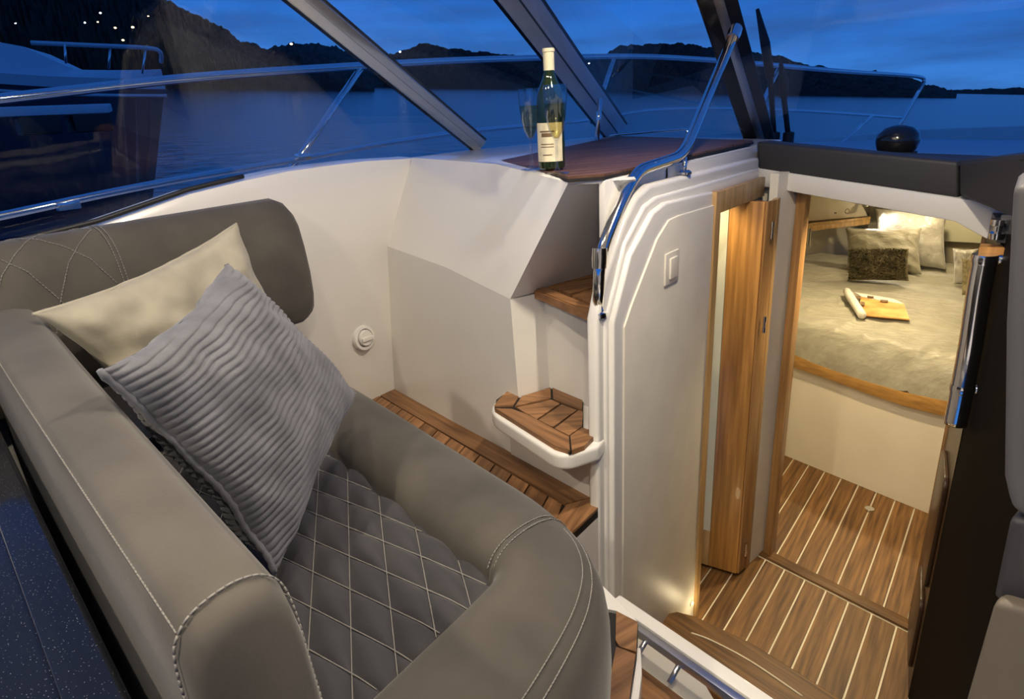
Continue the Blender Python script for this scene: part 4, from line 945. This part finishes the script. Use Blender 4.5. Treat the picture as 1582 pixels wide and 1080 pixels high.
rlamp = thing('reading_lamp', 'small chrome reading lamp above the silver pillow', 'lamp', ony(1340, 311, 5.2))
lpz = ony(1339, 309, 5.2)
lathe('shade', [(0.010, -0.03), (0.02, 0.02), (0.024, 0.04), (0.02, 0.04), (0.008, -0.028), (0.010, -0.03)], lpz, M['chrome'], rlamp, 18, (0.5, -0.3, -0.8))
lathe('bulb', [(0, 0.0), (0.014, 0.01), (0.014, 0.025), (0, 0.034)], lpz, mat('bulb_glow', (1, 0.9, 0.7), emit=10), rlamp, 12, (0.5, -0.3, -0.8))
L = bpy.data.lights.new('lamp', 'SPOT'); L.energy = 11; L.color = (1, 0.93, 0.8); L.spot_size = math.radians(95); L.spot_blend = 0.6; L.shadow_soft_size = 0.02
lo2 = bpy.data.objects.new('lamp', L); C.objects.link(lo2); lo2.parent = rlamp; lo2.location = lpz - rlamp.location + Vector((0.02, -0.01, -0.03))
lo2.rotation_euler = Vector((0.28, -0.1, -0.25)).to_track_quat('-Z', 'Y').to_euler()

# ================================================================== OUTSIDE
# rails
rg = thing('guard_rail', 'stainless guard rail running forward along the side deck', 'railing', (-2.4, 2.0, 0.7))
def rp_(x, y, X): return onx(x, y, X)
upper = [rp_(-180, 172, -2.45), rp_(0, 153, -2.45), rp_(300, 120, -2.43), rp_(555, 102, -2.40), rp_(720, 93, -2.36), rp_(900, 88, -2.2), rp_(1010, 88, -2.05), rp_(1140, 96, -1.72), rp_(1300, 110, -1.28), rp_(1415, 118, -0.98), rp_(1428, 126, -0.93)]
tail = rp_(1384, 205, -0.99); tail = ony(1384, 205, upper[-1].y - 0.1)
tube('top_rail', spline(upper, 8) + [lerp(upper[-1], tail, k / 4) for k in range(1, 5)], 0.0165, M['chrome'], rg, 12)
lower = [rp_(-180, 372, -2.2), rp_(0, 334, -2.2), rp_(230, 286, -2.2), rp_(450, 248, -2.2), rp_(700, 206, -2.25), rp_(905, 186, -2.2), rp_(1010, 170, -2.05), rp_(1130, 168, -1.75), rp_(1250, 172, -1.40), rp_(1392, 182, -1.02)]
tube('lower_rail', spline(lower, 8), 0.012, M['chrome'], rg, 10)
def near(lst, px, X): return lst
for (a, b, Xa, Xb) in (((557, 106), (446, 268), -2.40, -2.2), ((948, 92), (915, 190), -2.12, -2.1), ((1205, 102), (1160, 195), -1.55, -1.6), ((1347, 180), (1298, 222), -1.12, -1.15)):
    tube('stanchion', [rp_(*a, Xa), rp_(*b, Xb)], 0.0135, M['chrome'], rg, 10)
for (px, py) in ((105, 316), (468, 241)):
    p = rp_(px, py, -2.19); box('clamp', (p.x - 0.012, p.y - 0.03, p.z - 0.015), (p.x + 0.012, p.y + 0.03, p.z + 0.01), M['chrome'], rg, 0.004)
gr = thing('dash_rail', 'thin steel rail along the front edge of the worktop', 'rail', (-1.3, 3.0, 0.9))
ga, gb = ony(942, 209, 3.05), ony(1062, 199, 2.9)
tube('bar', fillet([ga + Vector((0, 0, -0.03)), ga, gb, gb + Vector((0, 0, -0.03))], 0.02, 4), 0.006, M['chrome'], gr, 8)
# small chrome bracket at the middle post foot
pk = thing('post_bracket', 'small chrome bracket at the foot of the middle windscreen post', 'bracket', onz(925, 218, 0.91))
b0, b1 = ond(927, 152, 3.3), ond(922, 218, 3.3)
tube('strut', [b0, b1], 0.012, M['chrome'], pk, 10)
lathe('foot', [(0, 0), (0.035, 0), (0.03, 0.01), (0, 0.014)], b1 + Vector((0, 0, -0.01)), M['chrome'], pk, 18)

# sea
M['sea'] = bpy.data.materials.new('dusk_water'); M['sea'].use_nodes = True; t = M['sea'].node_tree; b = t.nodes['Principled BSDF']
b.inputs['Base Color'].default_value = (0.004, 0.020, 0.060, 1); b.inputs['Roughness'].default_value = 0.18
tcx = t.nodes.new('ShaderNodeTexCoord'); n1 = t.nodes.new('ShaderNodeTexNoise'); n1.inputs['Scale'].default_value = 1.1; n1.inputs['Detail'].default_value = 5
t.links.new(tcx.outputs['Object'], n1.inputs['Vector'])
bp = t.nodes.new('ShaderNodeBump'); bp.inputs['Strength'].default_value = 0.35; bp.inputs['Distance'].default_value = 0.25
t.links.new(n1.outputs[0], bp.inputs['Height']); t.links.new(bp.outputs[0], b.inputs['Normal'])
vs = []; fs = []; R = [3, 8, 20, 60, 200, 700, 3500]; K = 48
for r_2 in R:
    for k in range(K):
        a = 2 * math.pi * k / K; x, y = r_2 * math.cos(a), r_2 * math.sin(a); vs.append((x, y, sea_z(x, y)))
for i in range(len(R) - 1):
    for k in range(K): fs.append([i * K + k, i * K + (k + 1) % K, (i + 1) * K + (k + 1) % K, (i + 1) * K + k])
sea = mk('sea', vs, fs, M['sea'], None, False); struct(sea, 'blue dusk water around the boat')
# wooded shores
M['wood'] = mat('dark_woodland', (0.012, 0.017, 0.012), 0.95, var=0.6, vscale=0.25)
def shore(label, sil, dist, seed, depth=60, rough=1.0, step=3, base=None):
    """ridge of woodland whose crest follows surveyed skyline points; front slope runs down to the water"""
    t_ = []; xs_ = np.arange(sil[0][0], sil[-1][0] + 1, step)
    ys = np.interp(xs_, [s[0] for s in sil], [s[1] for s in sil]); rings = []
    for i, (x, y) in enumerate(zip(xs_, ys)):
        h = rough * (noise.noise(Vector((x * 0.05, seed, 0))) * 5 + noise.noise(Vector((x * 0.18, seed, 3))) * 3.5 + noise.noise(Vector((x * 0.5, seed, 7))) * 1.5)
        cr_ = ond(x, y + h, dist); dirx = Vector((cr_.x, cr_.y, 0)).normalized(); ring = []
        PR = [(-0.5 + 0.5 * q / 14, (q / 14) ** 0.75) for q in range(15)] + [(0.3, 0.8), (0.6, 0.3), (0.8, 0.0)]
        for s, (dd, hh_) in enumerate(PR):
            p = Vector((cr_.x, cr_.y, 0)) + dirx * dd * depth; zw = sea_z(p.x, p.y) - 0.5
            jit = (noise.noise(Vector((x * 0.16, s * 0.9, seed))) * 0.07 + noise.noise(Vector((x * 0.4, s * 1.9, seed + 5))) * 0.05) * (1 if 0 < s < 14 else 0)
            top_ = cr_.z; ring.append(Vector((p.x, p.y, zw + (top_ - zw) * max(0, min(hh_ + jit, 0.99 if hh_ < 1 else 1)))))
        rings.append(ring)
    o = loft('wooded_shore', rings, M['wood'], None, closed=False, caps=False, smooth=False)
    return tag(o, label, 'shore', 'dark wooded shores')
shore('tall dark wooded hillside behind the neighbouring boat', [(-300, -120), (0, -90), (150, -50), (230, -22), (262, 2), (300, 22), (340, 40), (372, 62), (410, 74), (470, 66), (520, 72), (545, 82), (575, 92)], 260, 1.0, 70, 1.2)
shore('low tree line behind the wine bottle', [(540, 92), (600, 84), (640, 72), (660, 66), (690, 74), (740, 80), (800, 86), (870, 92), (925, 98)], 420, 2.0, 60, 0.7)
shore('dark wooded shore beyond the handrail', [(885, 94), (935, 84), (960, 70), (1010, 67), (1060, 68), (1110, 74), (1160, 80), (1200, 86), (1240, 98), (1300, 108), (1360, 112), (1400, 118), (1440, 132), (1480, 142)], 340, 3.0, 60, 0.8)
shore('low distant shore at the right edge', [(1380, 140), (1440, 140), (1500, 138), (1560, 136), (1640, 135), (1900, 128)], 900, 4.0, 60, 0.4)
# lights ashore
M['lampglow'] = mat('shore_lamp_glow', (1.0, 0.72, 0.35), emit=9.0); M['coolglow'] = mat('cool_lamp_glow', (0.9, 0.92, 1.0), emit=9.0)
def slamp(px, py, d, w, where, cool=False):
    p = ond(px, py, d); h_ = d * 0.0016 * w
    o = thing('shore_lamp', where, 'light', p - Vector((0, 0, h_ * 3)), 'lights along the far shore')
    tube('mast', [p - Vector((0, 0, h_ * 3)), p], h_ * 0.15, M['black'], o, 5)
    lathe('lantern', [(0, -h_ * 0.6), (h_ * 0.9, -h_ * 0.3), (h_ * 0.9, h_ * 0.3), (0, h_ * 0.6)], p, M['coolglow' if cool else 'lampglow'], o, 8)
HILL = [(131, 35, .8, 1, 'lamp between the two rows of hillside lamps'), (155, 20, .9, 1, 'topmost pale lamp on the left hillside'), (178, 43, 1.0, 0, 'upper left lamp of the paired hillside lamps'), (151, 34, .7, 0, 'dim lamp just below the topmost hillside lamp'), (205, 42, 1.1, 0, 'broad amber lamp at the right end of the hillside row'), (190, 62, 1.0, 0, 'lowest amber lamp on the left hillside'), (24, 36, .6, 1, 'leftmost pale lamp on the hillside'), (229, 25, .6, 0, 'rightmost faint lamp high on the hillside')]
for x, y, w, c_, lb_ in HILL: slamp(x, y, 222, w, lb_, bool(c_))
for x, y, w, c_, lb_ in ((450, 68, 1.2, 0, 'orange quay lamp left of the polished post'), (618, 80, 1.0, 1, 'white quay lamp just right of the polished post'), (910, 98, .8, 1, 'pale shore lamp right of the middle post')): slamp(x, y, 205, w, lb_, bool(c_))
for x, y, w, c_, lb_ in ((1247, 119, 1.1, 0, 'warm lamp on the wooded shore right of the wipers'), (1357, 136, 1.0, 0, 'warm lamp low on the shore above the compass'), (1472, 145, .7, 0, 'faint lamp at the far right shore')): slamp(x, y, 340, w, lb_, bool(c_))

# neighbouring boat and pontoon
nb = thing('motor_yacht', 'white motor yacht moored alongside on the left', 'boat', (-12, 1.5, -1.5))
M['nbw'] = mat('neighbour_white', (0.62, 0.64, 0.68), 0.3); M['nbd'] = mat('neighbour_dark_glass', (0.01, 0.012, 0.02), 0.1)
M['nbshade'] = mat('neighbour_hull_shade', (0.020, 0.028, 0.050), 0.15)  # shade and dark water reflection on the hull side put into its colour
Dn = 14.0
bowp = ond(252, 122, Dn); aft = ond(-260, 84, Dn * 1.1)
ax = (bowp - aft); ax.z = 0; Ln = ax.length; ax.normalize(); sx_ = Vector((-ax.y, ax.x, 0))
if sx_.dot(bowp) < 0: sx_ = -sx_
def nstat(s_): 
    w = 1.7 * (1 - s_ ** 2.4) ** 0.8 + 0.03; c = aft + ax * Ln * s_ + sx_ * 1.7 * (1 - s_ ** 2.4) ** 0.8
    return w, c, aft.z + (bowp.z - aft.z) * s_ - 0.10 * math.sin(s_ * 3.14)
hull_, deck_ = [], []
for k in range(21):
    w, c, zt = nstat(k / 20); zw = sea_z(c.x, c.y) - 0.2; zt2 = zt - 0.16
    back = ax * (-0.9 * (k / 20) ** 3)
    hull_.append([Vector((*(c - sx_ * w * 0.98).xy, zt2)), Vector((*(c - sx_ * w * 0.62 + back).xy, zw)), Vector((*(c + sx_ * w * 0.62 + back).xy, zw)), Vector((*(c + sx_ * w * 0.98).xy, zt2))])
    deck_.append([Vector((*(c - sx_ * w).xy, zt2 - 0.01)), Vector((*(c - sx_ * w * 1.02).xy, zt)), Vector((*(c - sx_ * w * 0.5).xy, zt + 0.16)), Vector((*(c + sx_ * w * 0.5).xy, zt + 0.16)), Vector((*(c + sx_ * w * 1.02).xy, zt)), Vector((*(c + sx_ * w).xy, zt2 - 0.01))])
loft('hull', hull_, M['nbshade'], nb, smooth=False)
loft('deck', deck_, M['nbw'], nb, smooth=False)
rings = []
for s_, hh_, wf_ in ((0.0, 0.42, 0.7), (0.40, 0.46, 0.68), (0.52, 0.40, 0.62), (0.64, 0.14, 0.6), (0.70, 0.02, 0.55)):
    w, c, zt = nstat(s_); zt += 0.10
    rings.append([Vector((*(c - sx_ * w * wf_).xy, zt)), Vector((*(c - sx_ * w * wf_ * 0.8).xy, zt + hh_)), Vector((*(c + sx_ * w * wf_ * 0.8).xy, zt + hh_)), Vector((*(c + sx_ * w * wf_).xy, zt))])
loft('deckhouse', rings, M['nbw'], nb, smooth=False)
rr = [ond(48, 66, Dn + 0.2), ond(140, 70, Dn), ond(225, 74, Dn), ond(247, 80, Dn), ond(249, 96, Dn + 0.2)]
tube('bow_rail', spline(rr, 6), 0.035, M['nbw'], nb, 8)
for (a, b) in (((100, 69), (102, 98)), ((170, 72), (168, 106)), ((225, 75), (220, 114))): tube('stanchion', [ond(*a, Dn), ond(*b, Dn)], 0.02, M['chrome'], nb, 6)
tube('rub_rail', [v[0] + Vector((0, 0, -0.12)) for v in hull_], 0.03, M['nbw'], nb, 6)
pt = thing('pontoon', 'pale floating pontoon beside the white motor yacht', 'pontoon', ond(60, 180, 8.0))
p = [ond(-200, 172, 8.2), ond(168, 172, 8.2), ond(172, 162, 9.4), ond(-200, 158, 9.8)]
zpt = min(v.z for v in p); slab('deck', [Vector((v.x, v.y, p[0].z + (0.05 if i > 1 else 0))) for i, v in enumerate(p)], (0, 0, -0.09), M['nbw'], pt, 0.02)
for (x0, x1) in ((28, 92), (112, 172)):
    a, b = ond(x0, 181, 8.15), ond(x1, 181, 8.15); a.z = b.z = p[0].z - 0.09
    slab('float', [a, b, b + Vector((-0.5, 0.1, 0)), a + Vector((-0.5, 0.1, 0))], (0, 0, -0.17), M['black'], pt, 0.02)
